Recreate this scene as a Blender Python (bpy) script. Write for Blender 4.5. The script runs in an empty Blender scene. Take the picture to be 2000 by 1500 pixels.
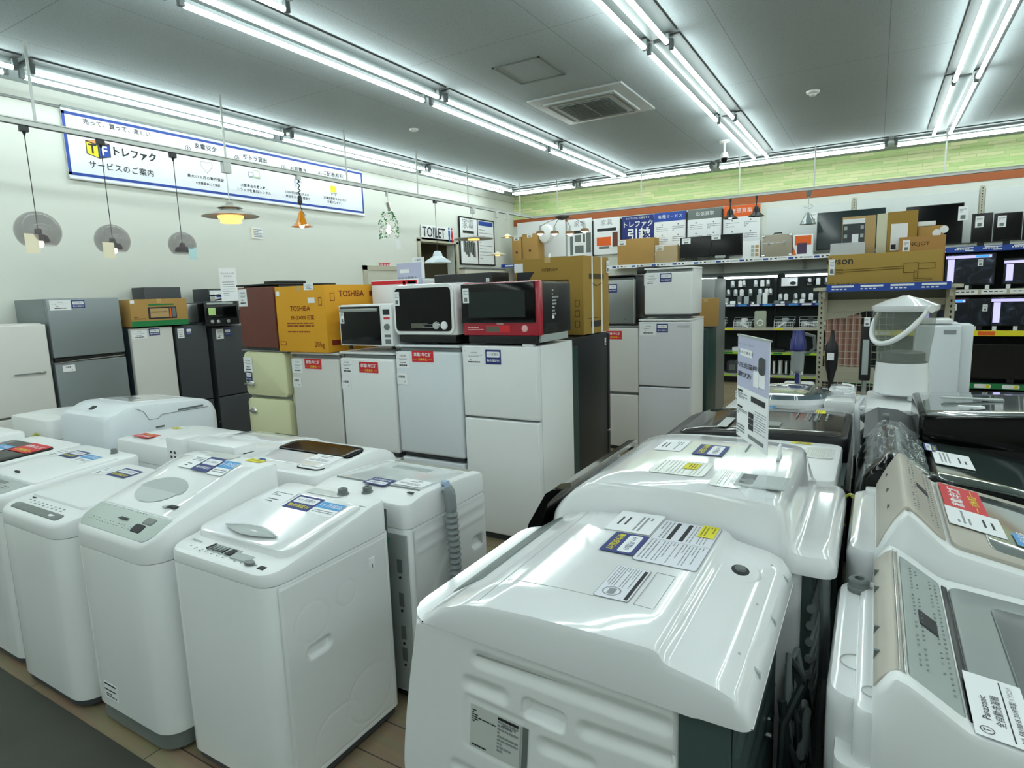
import bpy, bmesh, math, random
from mathutils import Vector, Matrix, Euler
random.seed(7)
S = bpy.context.scene
COL = S.collection
PI = math.pi

# ------------------------------------------------------------ camera
YAW, PITCH, ROLL, FPX, CH = .537552772, .146996331, -.0332228137, 1191.24642, 1.75
def _axes():
    f = Vector((-math.sin(YAW)*math.cos(PITCH), math.cos(YAW)*math.cos(PITCH), -math.sin(PITCH)))
    r = Vector((math.cos(YAW), math.sin(YAW), 0)); u = r.cross(f)
    r2 = math.cos(ROLL)*r + math.sin(ROLL)*u; u2 = -math.sin(ROLL)*r + math.cos(ROLL)*u
    return r2, u2, f
CR, CU, CF = _axes()
cd = bpy.data.cameras.new('camera'); cam = bpy.data.objects.new('camera', cd); COL.objects.link(cam)
cd.sensor_fit = 'HORIZONTAL'; cd.sensor_width = 36; cd.lens = FPX/2000*36; cd.clip_start = .05; cd.clip_end = 60
cam.matrix_world = Matrix(((CR.x, CU.x, -CF.x, 0), (CR.y, CU.y, -CF.y, 0), (CR.z, CU.z, -CF.z, CH), (0, 0, 0, 1)))
S.camera = cam
def W(x, y, ax, val):
    """photo point -> place in the shop on the plane ax = val"""
    d = CR*((x-1000)/FPX) - CU*((y-750)/FPX) + CF; o = Vector((0, 0, CH)); i = 'XYZ'.index(ax)
    return o + d*((val-o[i])/d[i])

# ------------------------------------------------------------ world, exposure
wd = bpy.data.worlds.new('world'); S.world = wd; wd.use_nodes = True
wd.node_tree.nodes['Background'].inputs[0].default_value = (.75, .9, .9, 1)
wd.node_tree.nodes['Background'].inputs[1].default_value = .05
S.view_settings.view_transform = 'Standard'; S.view_settings.look = 'None'
S.view_settings.gamma = 1; S.view_settings.use_curve_mapping = False
S.view_settings.exposure = 0.25
TUBE_POWER = 14.5
S.cycles.max_bounces = 8; S.cycles.diffuse_bounces = 4; S.cycles.glossy_bounces = 4
S.cycles.transmission_bounces = 6; S.cycles.transparent_max_bounces = 12
S.cycles.caustics_reflective = False; S.cycles.caustics_refractive = False
S.cycles.sample_clamp_indirect = 6

# ------------------------------------------------------------ materials
MAT = {}
def srgb(c):
    if isinstance(c, str):
        c = [int(c[i:i+2], 16)/255 for i in (0, 2, 4)]
    return tuple((v/12.92 if v <= .04045 else ((v+.055)/1.055)**2.4) for v in c)
def mat(name, col, rough=.5, metal=0, emit=0, trans=0, bump=0, bscale=300, coat=0, alpha=1, var=0, vscale=4, ior=1.45):
    if name in MAT: return MAT[name]
    m = bpy.data.materials.new(name); m.use_nodes = True; nt = m.node_tree; N = nt.nodes; L = nt.links
    b = N['Principled BSDF']; c = srgb(col)
    b.inputs['Base Color'].default_value = (*c, 1); b.inputs['Roughness'].default_value = rough
    b.inputs['Metallic'].default_value = metal; b.inputs['IOR'].default_value = ior
    if coat: b.inputs['Coat Weight'].default_value = coat; b.inputs['Coat Roughness'].default_value = .06
    if trans: b.inputs['Transmission Weight'].default_value = trans
    if alpha < 1: b.inputs['Alpha'].default_value = alpha
    if emit: b.inputs['Emission Color'].default_value = (*c, 1); b.inputs['Emission Strength'].default_value = emit
    tc = N.new('ShaderNodeTexCoord')
    if bump:
        n = N.new('ShaderNodeTexNoise'); n.inputs['Scale'].default_value = bscale; n.inputs['Detail'].default_value = 3
        bp = N.new('ShaderNodeBump'); bp.inputs['Strength'].default_value = bump; bp.inputs['Distance'].default_value = .004
        L.new(tc.outputs['Object'], n.inputs['Vector']); L.new(n.outputs['Fac'], bp.inputs['Height']); L.new(bp.outputs['Normal'], b.inputs['Normal'])
    if var:
        n = N.new('ShaderNodeTexNoise'); n.inputs['Scale'].default_value = vscale; n.inputs['Detail'].default_value = 5
        mx = N.new('ShaderNodeMix'); mx.data_type = 'RGBA'
        mx.inputs[6].default_value = (*[v*(1-var) for v in c], 1); mx.inputs[7].default_value = (*[min(1, v*(1+var)) for v in c], 1)
        L.new(tc.outputs['Object'], n.inputs['Vector']); L.new(n.outputs['Fac'], mx.inputs[0]); L.new(mx.outputs[2], b.inputs['Base Color'])
    MAT[name] = m; return m
white = mat('white_enamel', 'e9ebeb', .22, coat=.3, var=.02)
white2 = mat('white_plastic', 'eceeee', .3, var=.02)
whitec = mat('cool_white_enamel', 'dfe5ea', .3, var=.02)
greyw = mat('warm_white_enamel', 'd9d8d4', .4, var=.02)
gloss = mat('glossy_white_plastic', 'e8eaeb', .08, coat=.6)
seam = mat('seam_grey', '8b9090', .6)
pgrey = mat('panel_grey', 'a9b1af', .35)
pgreyd = mat('dark_panel_grey', '6b7270', .3)
black = mat('black_plastic', '131517', .35)
glossb = mat('glossy_black', '060708', .1, ior=1.35)
smoke = mat('smoked_window', '0c0e10', .14, ior=1.25)
dgrey = mat('charcoal_enamel', '3f4347', .45, bump=.1, var=.04)
silver = mat('silver_enamel', '8b9396', .38, metal=.45, var=.03, vscale=2)
steel = mat('brushed_steel', 'a5a9a8', .3, metal=.85, var=.06, vscale=3)
chrome = mat('chrome', 'd8dadb', .12, metal=1)
beige = mat('champagne_plastic', 'b9b3a8', .4, metal=.2)
cream = mat('cream_enamel', 'dcddb4', .3, coat=.3)
brownm = mat('brown_door', '6b3a2f', .45, var=.05)
cardb = mat('cardboard', 'b08a4e', .85, bump=.15, var=.06)
cardb2 = mat('pale_cardboard', 'b99b6a', .85, bump=.15, var=.06)
cardy = mat('yellow_carton', 'dd9f22', .7, var=.04)
olive = mat('olive_carton', 'a07f38', .8, bump=.1, var=.04)
green = mat('green_print', '1f7d44', .7)
red = mat('red_paint', 'a3102a', .2, coat=.4)
redl = mat('red_label', 'd2232f', .5)
navy = mat('navy_print', '1f2f78', .5)
blue = mat('sky_blue_print', '4b9ad6', .5)
blued = mat('blue_print', '2447a0', .5)
yellow = mat('yellow_print', 'e6dc2c', .5)
orange = mat('orange_print', 'e2621f', .5)
lime = mat('lime_strip', 'a9cc3a', .5)
paper = mat('paper', 'eef0f2', .55)
ink = mat('black_ink', '25272b', .6)
inkg = mat('grey_ink', '8d9196', .6)
teal = mat('teal_dark', '24403f', .35)
rubber = mat('grey_rubber', '8d9596', .6)
dkmetal = mat('green_grey_steel', '50625f', .35, metal=.3)
lamp_w = mat('warm_bulb', 'fff0d8', .4, emit=9)
tubem = mat('fluorescent_tube', 'f1fffc', .4, emit=TUBE_POWER)
smallt = mat('shelf_tube', 'eefcff', .4, emit=7)
post = mat('ivory_steel', 'bdb9a6', .5)
shelfm = mat('grey_shelf', 'b9bcb8', .5)
dback = mat('dark_back_panel', '15201f', .7)

# ------------------------------------------------------------ mesh builder
class MB:
    def __init__(s): s.v = []; s.f = []; s.m = []; s.mats = []
    def mi(s, m):
        if m not in s.mats: s.mats.append(m)
        return s.mats.index(m)
    def add(s, vs, fs, m, M=None):
        o = len(s.v); k = s.mi(m)
        for p in vs:
            p = Vector(p); s.v.append(M @ p if M else p)
        for f in fs: s.f.append([o+i for i in f]); s.m.append(k)
        return s
    def box(s, x0, x1, y0, y1, z0, z1, m, bev=0, M=None, seg=2):
        if bev:
            bm = bmesh.new(); bmesh.ops.create_cube(bm, size=1)
            for v in bm.verts: v.co = Vector(((x0+x1)/2+v.co.x*(x1-x0), (y0+y1)/2+v.co.y*(y1-y0), (z0+z1)/2+v.co.z*(z1-z0)))
            b = min(bev, .49*min(abs(x1-x0), abs(y1-y0), abs(z1-z0)))
            bmesh.ops.bevel(bm, geom=bm.edges[:], offset=b, segments=seg, profile=.6, affect='EDGES')
            bm.verts.index_update()
            s.add([v.co.copy() for v in bm.verts], [[v.index for v in f.verts] for f in bm.faces], m, M); bm.free(); return s
        vs = [(x, y, z) for z in (z0, z1) for y in (y0, y1) for x in (x0, x1)]
        return s.add(vs, [(0, 2, 3, 1), (4, 5, 7, 6), (0, 1, 5, 4), (2, 6, 7, 3), (0, 4, 6, 2), (1, 3, 7, 5)], m, M)
    def cyl(s, p0, p1, r0, m, r1=None, n=16, M=None):
        r1 = r0 if r1 is None else r1; p0 = Vector(p0); p1 = Vector(p1); d = (p1-p0).normalized()
        a = d.orthogonal().normalized(); b = d.cross(a); vs = []
        for p, r in ((p0, r0), (p1, r1)):
            for i in range(n):
                t = 2*PI*i/n; vs.append(p + a*(r*math.cos(t)) + b*(r*math.sin(t)))
        fs = [(i, (i+1) % n, n+(i+1) % n, n+i) for i in range(n)] + [list(range(n))[::-1], list(range(n, 2*n))]
        return s.add(vs, fs, m, M)
    def lathe(s, prof, m, n=32, c=(0, 0, 0), M=None, cap=False, sx=1, sy=1):
        vs = []; k = len(prof)
        for r, z in prof:
            for i in range(n):
                t = 2*PI*i/n; vs.append((c[0]+r*sx*math.cos(t), c[1]+r*sy*math.sin(t), c[2]+z))
        fs = [(j*n+i, j*n+(i+1) % n, (j+1)*n+(i+1) % n, (j+1)*n+i) for j in range(k-1) for i in range(n)]
        if cap: fs += [list(range(n))[::-1], list(range((k-1)*n, k*n))]
        return s.add(vs, fs, m, M)
    def tube(s, pts, r, m, n=8, M=None, rf=None):
        pts = [Vector(p) for p in pts]; vs = []; up = None; K = len(pts)
        for i, p in enumerate(pts):
            d = (pts[min(i+1, K-1)]-pts[max(i-1, 0)]).normalized()
            if up is None: up = d.orthogonal().normalized()
            up = (up - d*up.dot(d)).normalized(); b = d.cross(up); rr = rf(i) if rf else r
            for j in range(n):
                t = 2*PI*j/n; vs.append(p + up*(rr*math.cos(t)) + b*(rr*math.sin(t)))
        fs = [(i*n+j, i*n+(j+1) % n, (i+1)*n+(j+1) % n, (i+1)*n+j) for i in range(K-1) for j in range(n)]
        fs += [list(range(n))[::-1], list(range((K-1)*n, K*n))]
        return s.add(vs, fs, m, M)
    def prism(s, poly, m, a0, a1, ax='x', M=None):
        n = len(poly)
        def P(u, v, a): return {'x': (a, u, v), 'y': (u, a, v), 'z': (u, v, a)}[ax]
        vs = [P(u, v, a0) for u, v in poly] + [P(u, v, a1) for u, v in poly]
        fs = [(i, (i+1) % n, n+(i+1) % n, n+i) for i in range(n)] + [list(range(n))[::-1], list(range(n, 2*n))]
        return s.add(vs, fs, m, M)
    def grid(s, fn, nu, nv, m, M=None):
        vs = [fn(i/nu, j/nv) for j in range(nv+1) for i in range(nu+1)]; w = nu+1
        return s.add(vs, [(j*w+i, j*w+i+1, (j+1)*w+i+1, (j+1)*w+i) for j in range(nv) for i in range(nu)], m, M)
    def slab(s, x0, x1, y0, y1, bot, top, m, rf=.05, rb=.04, edge=.012, ncol=6, ny=8, nc=5, M=None, taper=0, front=None):
        """rounded-plan solid, top/bottom may be functions of (x, y); front(z) shifts the front edge"""
        T = top if callable(top) else (lambda x, y: top)
        B = bot if callable(bot) else (lambda x, y: bot)
        cx = (x0+x1)/2; hw = (x1-x0)/2; yc = (y0+y1)/2; hd = (y1-y0)/2; st = []
        rf = min(rf, hw*.95, hd*.9); rb = min(rb, hw*.95, hd*.9)
        for i in range(nc+1):
            a = PI/2*i/nc; st.append((y0+rf*(1-math.cos(a)), hw-rf*(1-math.sin(a))))
        for i in range(1, ny): st.append((y0+rf+(y1-rb-y0-rf)*i/ny, hw))
        for i in range(nc+1):
            a = PI/2*(1-i/nc); st.append((y1-rb*(1-math.cos(a)), hw-rb*(1-math.sin(a))))
        n = len(st)
        def ringpts(ins, sc=1):
            kx = (hw-ins)/hw*sc; ky = (hd-ins)/hd
            q = [(y, h*t) for (y, h) in st[:1] for t in [-1+2*c/ncol for c in range(ncol+1)]]
            q += [(y, h) for y, h in st[1:-1]]
            q += [(st[-1][0], st[-1][1]*(1-2*c/ncol)) for c in range(ncol+1)]
            q += [(y, -h) for y, h in st[1:-1][::-1]]
            return [(cx+h*kx, yc+(y-yc)*ky) for y, h in q]
        rings = []
        R0 = ringpts(0, 1-taper); rings.append([(x, y, B(x, y)) for x, y in R0])
        for ins, dz in ((0, edge), (edge*.3, edge*.3), (edge, 0)):
            rings.append([(x, y, T(x, y)-dz) for x, y in ringpts(ins)])
        vs = [p for r in rings for p in r]; k = len(R0)
        fs = [(j*k+i, j*k+(i+1) % k, (j+1)*k+(i+1) % k, (j+1)*k+i) for j in range(3) for i in range(k)]
        def cap(ins, fn, dz, rev, sc=1):
            o = len(vs); kx = (hw-ins)/hw*sc; ky = (hd-ins)/hd
            for y, h in st:
                for c in range(ncol+1):
                    x = cx+h*kx*(-1+2*c/ncol); yy = yc+(y-yc)*ky; vs.append((x, yy, fn(x, yy)+dz))
            for j in range(n-1):
                for c in range(ncol):
                    a = o+j*(ncol+1)+c; q = [a, a+1, a+ncol+2, a+ncol+1]; fs.append(q[::-1] if rev else q)
        cap(edge, T, 0, False); cap(0, B, 0, True, 1-taper)
        if front:
            vs = [(x, y+front(z)*max(0, min(1, (y1-y)/(y1-y0))), z) for x, y, z in vs]
        return s.add(vs, fs, m, M)
    def text(s, body, m, size, M, thick=0.0006, ax='C', fat=0, gap=1.0):
        key = (body, ax, fat, gap)
        if key not in TXT:
            c = bpy.data.curves.new('t', 'FONT'); c.body = body; c.align_x = {'C': 'CENTER', 'L': 'LEFT', 'R': 'RIGHT'}[ax]; c.align_y = 'CENTER'
            c.offset = fat; c.space_character = gap; c.resolution_u = 2
            o = bpy.data.objects.new('t', c); COL.objects.link(o)
            bpy.context.view_layer.update()
            me = bpy.data.meshes.new_from_object(o.evaluated_get(bpy.context.evaluated_depsgraph_get()))
            TXT[key] = ([v.co.copy() for v in me.vertices], [list(p.vertices) for p in me.polygons])
            bpy.data.objects.remove(o); bpy.data.curves.remove(c); bpy.data.meshes.remove(me)
        v, f = TXT[key]
        return s.add([(p.x*size, p.y*size, thick) for p in v], f, m, M)
    def build(s, name, parent=None, smooth=True, sharp=38, merge=True):
        me = bpy.data.meshes.new(name); me.from_pydata([tuple(v) for v in s.v], [], s.f)
        for m in s.mats: me.materials.append(m)
        me.polygons.foreach_set('material_index', s.m)
        if merge:
            bm = bmesh.new(); bm.from_mesh(me); bmesh.ops.remove_doubles(bm, verts=bm.verts, dist=2e-5)
            if len(bm.faces) < 6000: bmesh.ops.recalc_face_normals(bm, faces=bm.faces)
            bm.to_mesh(me); bm.free()
        if smooth:
            me.polygons.foreach_set('use_smooth', [True]*len(me.polygons))
            me.set_sharp_from_angle(angle=math.radians(sharp))
        me.update(); o = bpy.data.objects.new(name, me); COL.objects.link(o)
        if parent: o.parent = parent
        return o
TXT = {}
def cut(o, mb):
    """carve the closed shape mb out of the mesh object o"""
    c = mb.build('cutter', None); c.matrix_world = o.parent.matrix_basis.copy() if o.parent else Matrix(); b = o.modifiers.new('b', 'BOOLEAN'); b.object = c; b.operation = 'DIFFERENCE'; b.solver = 'EXACT'
    bpy.context.view_layer.update(); me = bpy.data.meshes.new_from_object(o.evaluated_get(bpy.context.evaluated_depsgraph_get()))
    o.modifiers.clear(); o.data = me; bpy.data.objects.remove(c)
def tag(o, label, cat, group=None, kind=None):
    if kind != 'structure':
        o['label'] = label; o['category'] = cat
    if group: o['group'] = group
    if kind: o['kind'] = kind
    return o
def thing(name, label, cat, loc, rz=0, group=None):
    o = bpy.data.objects.new(name, None); COL.objects.link(o); o.location = loc; o.rotation_euler = (0, 0, rz); o.empty_display_size = .1
    return tag(o, label, cat, group)
def struct(name, mb, parent=None, **k):
    o = mb.build(name, parent, **k); o['kind'] = 'structure'; return o
def T_(x, y, z): return Matrix.Translation((x, y, z))
def RX(d): return Matrix.Rotation(math.radians(d), 4, 'X')
def RY(d): return Matrix.Rotation(math.radians(d), 4, 'Y')
def RZ(d): return Matrix.Rotation(math.radians(d), 4, 'Z')
FRONT = RX(90)                       # a flat label lying on z=0 turned to face local -Y
def rrect(w, h, r, n=4):
    pts = []
    for cx, cy, a0 in ((w/2-r, h/2-r, 0), (-w/2+r, h/2-r, 90), (-w/2+r, -h/2+r, 180), (w/2-r, -h/2+r, 270)):
        for i in range(n+1):
            a = math.radians(a0+90*i/n); pts.append((cx+r*math.cos(a), cy+r*math.sin(a)))
    return pts

# ------------------------------------------------------------ room shell
CEIL = 3.85; XA = -7.0; YB = 12.06; XR = 7.0; YF = -9.0
def tex_mat(name, build):
    m = bpy.data.materials.new(name); m.use_nodes = True; build(m.node_tree, m.node_tree.nodes['Principled BSDF']); MAT[name] = m; return m
def _floor(nt, b):
    N = nt.nodes; L = nt.links; tc = N.new('ShaderNodeTexCoord'); mp = N.new('ShaderNodeMapping')
    br = N.new('ShaderNodeTexBrick'); br.inputs['Scale'].default_value = 1; br.inputs['Brick Width'].default_value = .95; br.inputs['Row Height'].default_value = .17
    br.inputs['Mortar Size'].default_value = .003; br.inputs['Color1'].default_value = (*srgb('b09d80'), 1); br.inputs['Color2'].default_value = (*srgb('9f8d72'), 1); br.inputs['Mortar'].default_value = (*srgb('554a3d'), 1)
    n = N.new('ShaderNodeTexNoise'); n.inputs['Scale'].default_value = 3; n.inputs['Detail'].default_value = 8
    ms = N.new('ShaderNodeMapping'); ms.inputs['Scale'].default_value = (1, 9, 1)
    mx = N.new('ShaderNodeMix'); mx.data_type = 'RGBA'; mx.blend_type = 'MULTIPLY'; mx.inputs[0].default_value = .5
    L.new(tc.outputs['Object'], br.inputs['Vector']); L.new(tc.outputs['Object'], ms.inputs['Vector']); L.new(ms.outputs['Vector'], n.inputs['Vector'])
    L.new(br.outputs['Color'], mx.inputs[6]); L.new(n.outputs['Color'], mx.inputs[7]); L.new(mx.outputs[2], b.inputs['Base Color']); b.inputs['Roughness'].default_value = .4
floor_m = tex_mat('wood_floor', _floor)
aisle_m = mat('dark_aisle_tile', '3b3b33', .45, var=.25, vscale=5, bump=.05)
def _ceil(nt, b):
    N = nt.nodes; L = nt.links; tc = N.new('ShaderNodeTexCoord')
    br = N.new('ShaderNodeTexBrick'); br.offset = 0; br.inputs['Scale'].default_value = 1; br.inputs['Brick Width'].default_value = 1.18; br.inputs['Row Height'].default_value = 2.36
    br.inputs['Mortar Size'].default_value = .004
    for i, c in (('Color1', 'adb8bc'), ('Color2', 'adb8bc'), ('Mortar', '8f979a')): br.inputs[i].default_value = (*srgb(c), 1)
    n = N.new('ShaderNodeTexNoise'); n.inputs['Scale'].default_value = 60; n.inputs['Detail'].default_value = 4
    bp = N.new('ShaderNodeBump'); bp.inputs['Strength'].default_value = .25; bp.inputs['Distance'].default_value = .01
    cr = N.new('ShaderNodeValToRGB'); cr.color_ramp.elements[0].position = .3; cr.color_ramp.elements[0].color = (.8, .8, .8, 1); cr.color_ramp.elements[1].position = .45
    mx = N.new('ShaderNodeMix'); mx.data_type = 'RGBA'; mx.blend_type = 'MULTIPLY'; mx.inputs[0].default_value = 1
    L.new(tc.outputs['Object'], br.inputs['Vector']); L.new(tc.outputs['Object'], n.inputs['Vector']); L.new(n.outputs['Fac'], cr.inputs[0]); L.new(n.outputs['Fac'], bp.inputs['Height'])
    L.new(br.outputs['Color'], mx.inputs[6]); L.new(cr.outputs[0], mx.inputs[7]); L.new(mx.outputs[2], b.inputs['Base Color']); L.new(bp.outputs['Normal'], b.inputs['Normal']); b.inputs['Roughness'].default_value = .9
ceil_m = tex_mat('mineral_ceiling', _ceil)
wall_m = mat('wall_paper_white', 'dcdfd7', .8, bump=.1, bscale=200)
def _brick(nt, b):
    N = nt.nodes; L = nt.links; tc = N.new('ShaderNodeTexCoord'); mp = N.new('ShaderNodeMapping'); mp.inputs['Rotation'].default_value = (PI/2, 0, 0)
    n = N.new('ShaderNodeTexNoise'); n.inputs['Scale'].default_value = 2.2; n.inputs['Detail'].default_value = 2
    br = N.new('ShaderNodeTexBrick'); br.inputs['Scale'].default_value = 1; br.inputs['Brick Width'].default_value = .34; br.inputs['Row Height'].default_value = .052; br.offset = .37
    br.squash = 1.6; br.squash_frequency = 3; br.inputs['Mortar Size'].default_value = .003; br.inputs['Bias'].default_value = 0
    for i, c in (('Color1', 'e6e8b6'), ('Color2', 'b2d588'), ('Mortar', 'a9bd80')): br.inputs[i].default_value = (*srgb(c), 1)
    cr = N.new('ShaderNodeMix'); cr.data_type = 'RGBA'; cr.inputs[7].default_value = (*srgb('e3e2ad'), 1)
    L.new(tc.outputs['Object'], mp.inputs['Vector']); L.new(mp.outputs['Vector'], br.inputs['Vector']); L.new(mp.outputs['Vector'], n.inputs['Vector'])
    mr = N.new('ShaderNodeMath'); mr.operation = 'MULTIPLY'; mr.inputs[1].default_value = .35; L.new(n.outputs['Fac'], mr.inputs[0]); L.new(mr.outputs[0], cr.inputs[0]); L.new(br.outputs['Color'], cr.inputs[6]); L.new(cr.outputs[2], b.inputs['Base Color'])
    bp = N.new('ShaderNodeBump'); bp.inputs['Strength'].default_value = .3; bp.inputs['Distance'].default_value = .01; L.new(br.outputs['Fac'], bp.inputs['Height']); bp.invert = True
    L.new(bp.outputs['Normal'], b.inputs['Normal']); b.inputs['Roughness'].default_value = .7
brick_m = tex_mat('green_stone_wallpaper', _brick)

struct('floor', MB().box(XA-.2, XR+.2, YF-.2, YB+.2, -.2, 0, floor_m), smooth=False)
struct('trim_1', MB().box(XA+.05, XR-.1, -6, 1.08, 0, .004, aisle_m), smooth=False)
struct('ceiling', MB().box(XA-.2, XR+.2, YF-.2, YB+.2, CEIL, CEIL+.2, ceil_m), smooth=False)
struct('wall_left', MB().box(XA-.2, XA, YF, 8.7, 0, CEIL, wall_m).box(XA-.2, XA, 9.78, YB, 0, CEIL, wall_m).box(XA-.2, XA, 8.7, 9.78, 2.72, CEIL, wall_m), smooth=False)
struct('wall_back', MB().box(XA, XR, YB, YB+.2, 0, 3.22, wall_m).box(XA, XR, YB, YB+.2, 3.36, CEIL, brick_m).box(XA, XR, YB-.012, YB+.2, 3.22, 3.36, mat('orange_band', 'a5592e', .6)), smooth=False)
struct('wall_right', MB().box(XR, XR+.2, YF, YB, 0, CEIL, wall_m), smooth=False)
struct('wall_front', MB().box(XA, XR, YF-.2, YF, 0, CEIL, wall_m), smooth=False)
# dark recess behind the toilet opening
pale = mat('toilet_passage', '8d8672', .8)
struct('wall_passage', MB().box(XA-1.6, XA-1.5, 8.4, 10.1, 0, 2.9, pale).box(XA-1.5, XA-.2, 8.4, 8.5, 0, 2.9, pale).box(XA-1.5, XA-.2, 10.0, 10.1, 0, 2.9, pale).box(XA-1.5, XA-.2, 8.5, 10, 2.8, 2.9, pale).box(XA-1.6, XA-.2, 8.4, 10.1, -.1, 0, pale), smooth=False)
struct('trim_2', MB().box(XA-.02, XA+.03, 8.63, 8.7, 0, 2.76, post).box(XA-.02, XA+.03, 9.78, 9.85, 0, 2.76, post).box(XA-.02, XA+.03, 8.63, 9.85, 2.72, 2.79, post), smooth=False)
dm = mat('door_beige', 'cfcdbf', .6)
d1 = struct('door_1', MB().box(XA, XA+.03, 7.25, 7.33, 0, 2.27, post).box(XA, XA+.03, 8.2, 8.28, 0, 2.27, post).box(XA, XA+.03, 7.25, 8.28, 2.2, 2.27, post).box(XA, XA+.015, 7.33, 8.2, 0, 2.2, dm), smooth=False)
hd = MB().cyl((XA+.02, 8.1, 1.0), (XA+.07, 8.1, 1.0), .012, chrome).box(XA+.055, XA+.075, 8.0, 8.12, .99, 1.01, chrome, .004).build('door_handle', d1)
struct('trim_3', MB().box(XA, XA+.03, YF, YB, 3.72, CEIL, wall_m).box(XA, XA+.02, 1.0, 7.2, 3.7, 3.72, seam), smooth=False)
struct('trim_4', MB().box(XA, XA+.02, YF, 7.2, 0, .08, post), smooth=False)
struct('trim_5', MB().box(XR-.02, XR, YF, YB, 0, .08, post), smooth=False)
# ------------------------------------------------------------ ceiling lights
housem = mat('batten_white', '626a6a', .5)
def light_unit(x0, y0, x1, y1, label, group, offs=(-.095, .095)):
    L = math.hypot(x1-x0, y1-y0); a = math.atan2(y1-y0, x1-x0)
    t = thing('ceiling_light', label, 'ceiling light', ((x0+x1)/2, (y0+y1)/2, CEIL), a, group)
    MB().box(-L/2, L/2, -.055, .055, -.045, 0, housem, .006).box(-L/2-.01, L/2+.01, -.17, .17, -.014, 0, mat('reflector_plate', '434a4a', .6)).build('housing', t)
    for o in offs:
        for s in (-1, 1):
            MB().box(s*(L/2-.02)-.02, s*(L/2-.02)+.02, o-.018, o+.018, -.115, -.03, housem, .004).build('socket', t)
        MB().cyl((-L/2+.04, o, -.1), (L/2-.04, o, -.1), .019, tubem, n=10).build('tube', t)
    return t
ROWN = {-6.37: 'row nearest the banner wall', -4.02: 'second row from the banner', -1.67: 'third row from the banner', .69: 'rightmost row in view', 3.05: 'added row right of view', 5.4: 'added row by the right wall'}  # the two rows right of view are unseen, added for more light
for x in (-6.37, -4.02, -1.67, .69, 3.05, 5.4):
    for k in range(-3, 4):
        y0 = 2.72*k-.02; y1 = y0+2.64
        w = ['added last unit by front wall', 'added next-to-last by the front wall', 'added unit behind the camera', 'overhead near the camera', 'middle unit', 'unit beyond the middle one', 'farthest unit by the green wall'][k+3]  # unseen units behind the camera are added to brighten front faces
        light_unit(x, y0, x, y1, 'white twin-tube ceiling batten, %s, %s' % (ROWN[x], w), 'twin-tube ceiling lights in rows running to the green wall')
for i, (a, b) in enumerate(((-6.47, -5.06), (-4.96, -2.5), (-2.41, .05), (.14, 2.6), (2.7, 5.2))):
    light_unit(a, 11.12, b, 11.12, 'twin-tube batten along the green wall, %s' % ['short one in the corner', 'second from the corner', 'centre one', 'fourth from the corner', 'far right one'][i], 'ceiling lights along the green wall', (-.05, .05))
light_unit(-3.62, .45, -3.62, 3.2, 'single-tube batten standing alone beside the second row', None, (0,))

# ------------------------------------------------------------ ceiling fittings
t = thing('air_conditioner', 'white four-way cassette air conditioner set in the ceiling', 'air conditioner', (-2.87, 6.81, CEIL))
MB().box(-.55, .55, -.56, .56, -.025, 0, mat('cassette_white', 'b9bfbf', .5), .01).build('surround', t)
m = MB().box(-.42, .42, -.42, .42, -.05, -.025, MAT['cassette_white'], .012)
for s in (-1, 1): m.box(-.36, .36, s*.38-.02, s*.38+.02, -.052, -.045, seam).box(s*.38-.02, s*.38+.02, -.36, .36, -.052, -.045, seam)
m.build('panel', t)
m = MB().box(-.3, .3, -.3, .3, -.058, -.05, mat('grille_grey', '4e5a5c', .6))
for i in range(15): m.box(-.3, .3, -.3+i*.0429-.004, -.3+i*.0429+.004, -.064, -.056, seam)
m.box(-.008, .008, -.3, .3, -.066, -.056, seam); m.build('grille', t)
m = MB(); hx = (-3.2, -2.7, 5.19, 5.75)
for a in ((hx[0], hx[1], hx[2], hx[2]+.02), (hx[0], hx[1], hx[3]-.02, hx[3]), (hx[0], hx[0]+.02, hx[2], hx[3]), (hx[1]-.02, hx[1], hx[2], hx[3])): m.box(a[0], a[1], a[2], a[3], CEIL-.008, CEIL, pgreyd)
struct('trim_6', m, smooth=False)
tag(MB().lathe([(.0, -.05), (.03, -.05), (.04, -.03), (.065, -.02), (.07, 0)], white2, 20, (-.7, 7.87, CEIL)).build('smoke_detector'), 'small round white smoke detector on the open grey ceiling', 'smoke detector')
tag(MB().lathe([(.0, -.025), (.05, -.02), (.06, 0)], white2, 20, (-5.13, 6.39, CEIL)).build('smoke_detector'), 'flat grey ceiling disc between banner and lights', 'smoke detector')
t = thing('security_camera', 'white security camera on a stalk under the ceiling near the green wall', 'camera', (-2.0, 9.63, CEIL))
MB().lathe([(0, -.02), (.07, -.02), (.075, 0)], white2, 20).cyl((0, 0, -.02), (0, 0, -.16), .014, white2).build('mount', t)
MB().lathe([(0, -.16), (.04, -.165), (.055, -.2), (.055, -.24)], white2, 20).build('housing', t)
MB().lathe([(.05, -.24), (.048, -.27), (.03, -.3), (0, -.31)], glossb, 20).build('lens', t)

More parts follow.
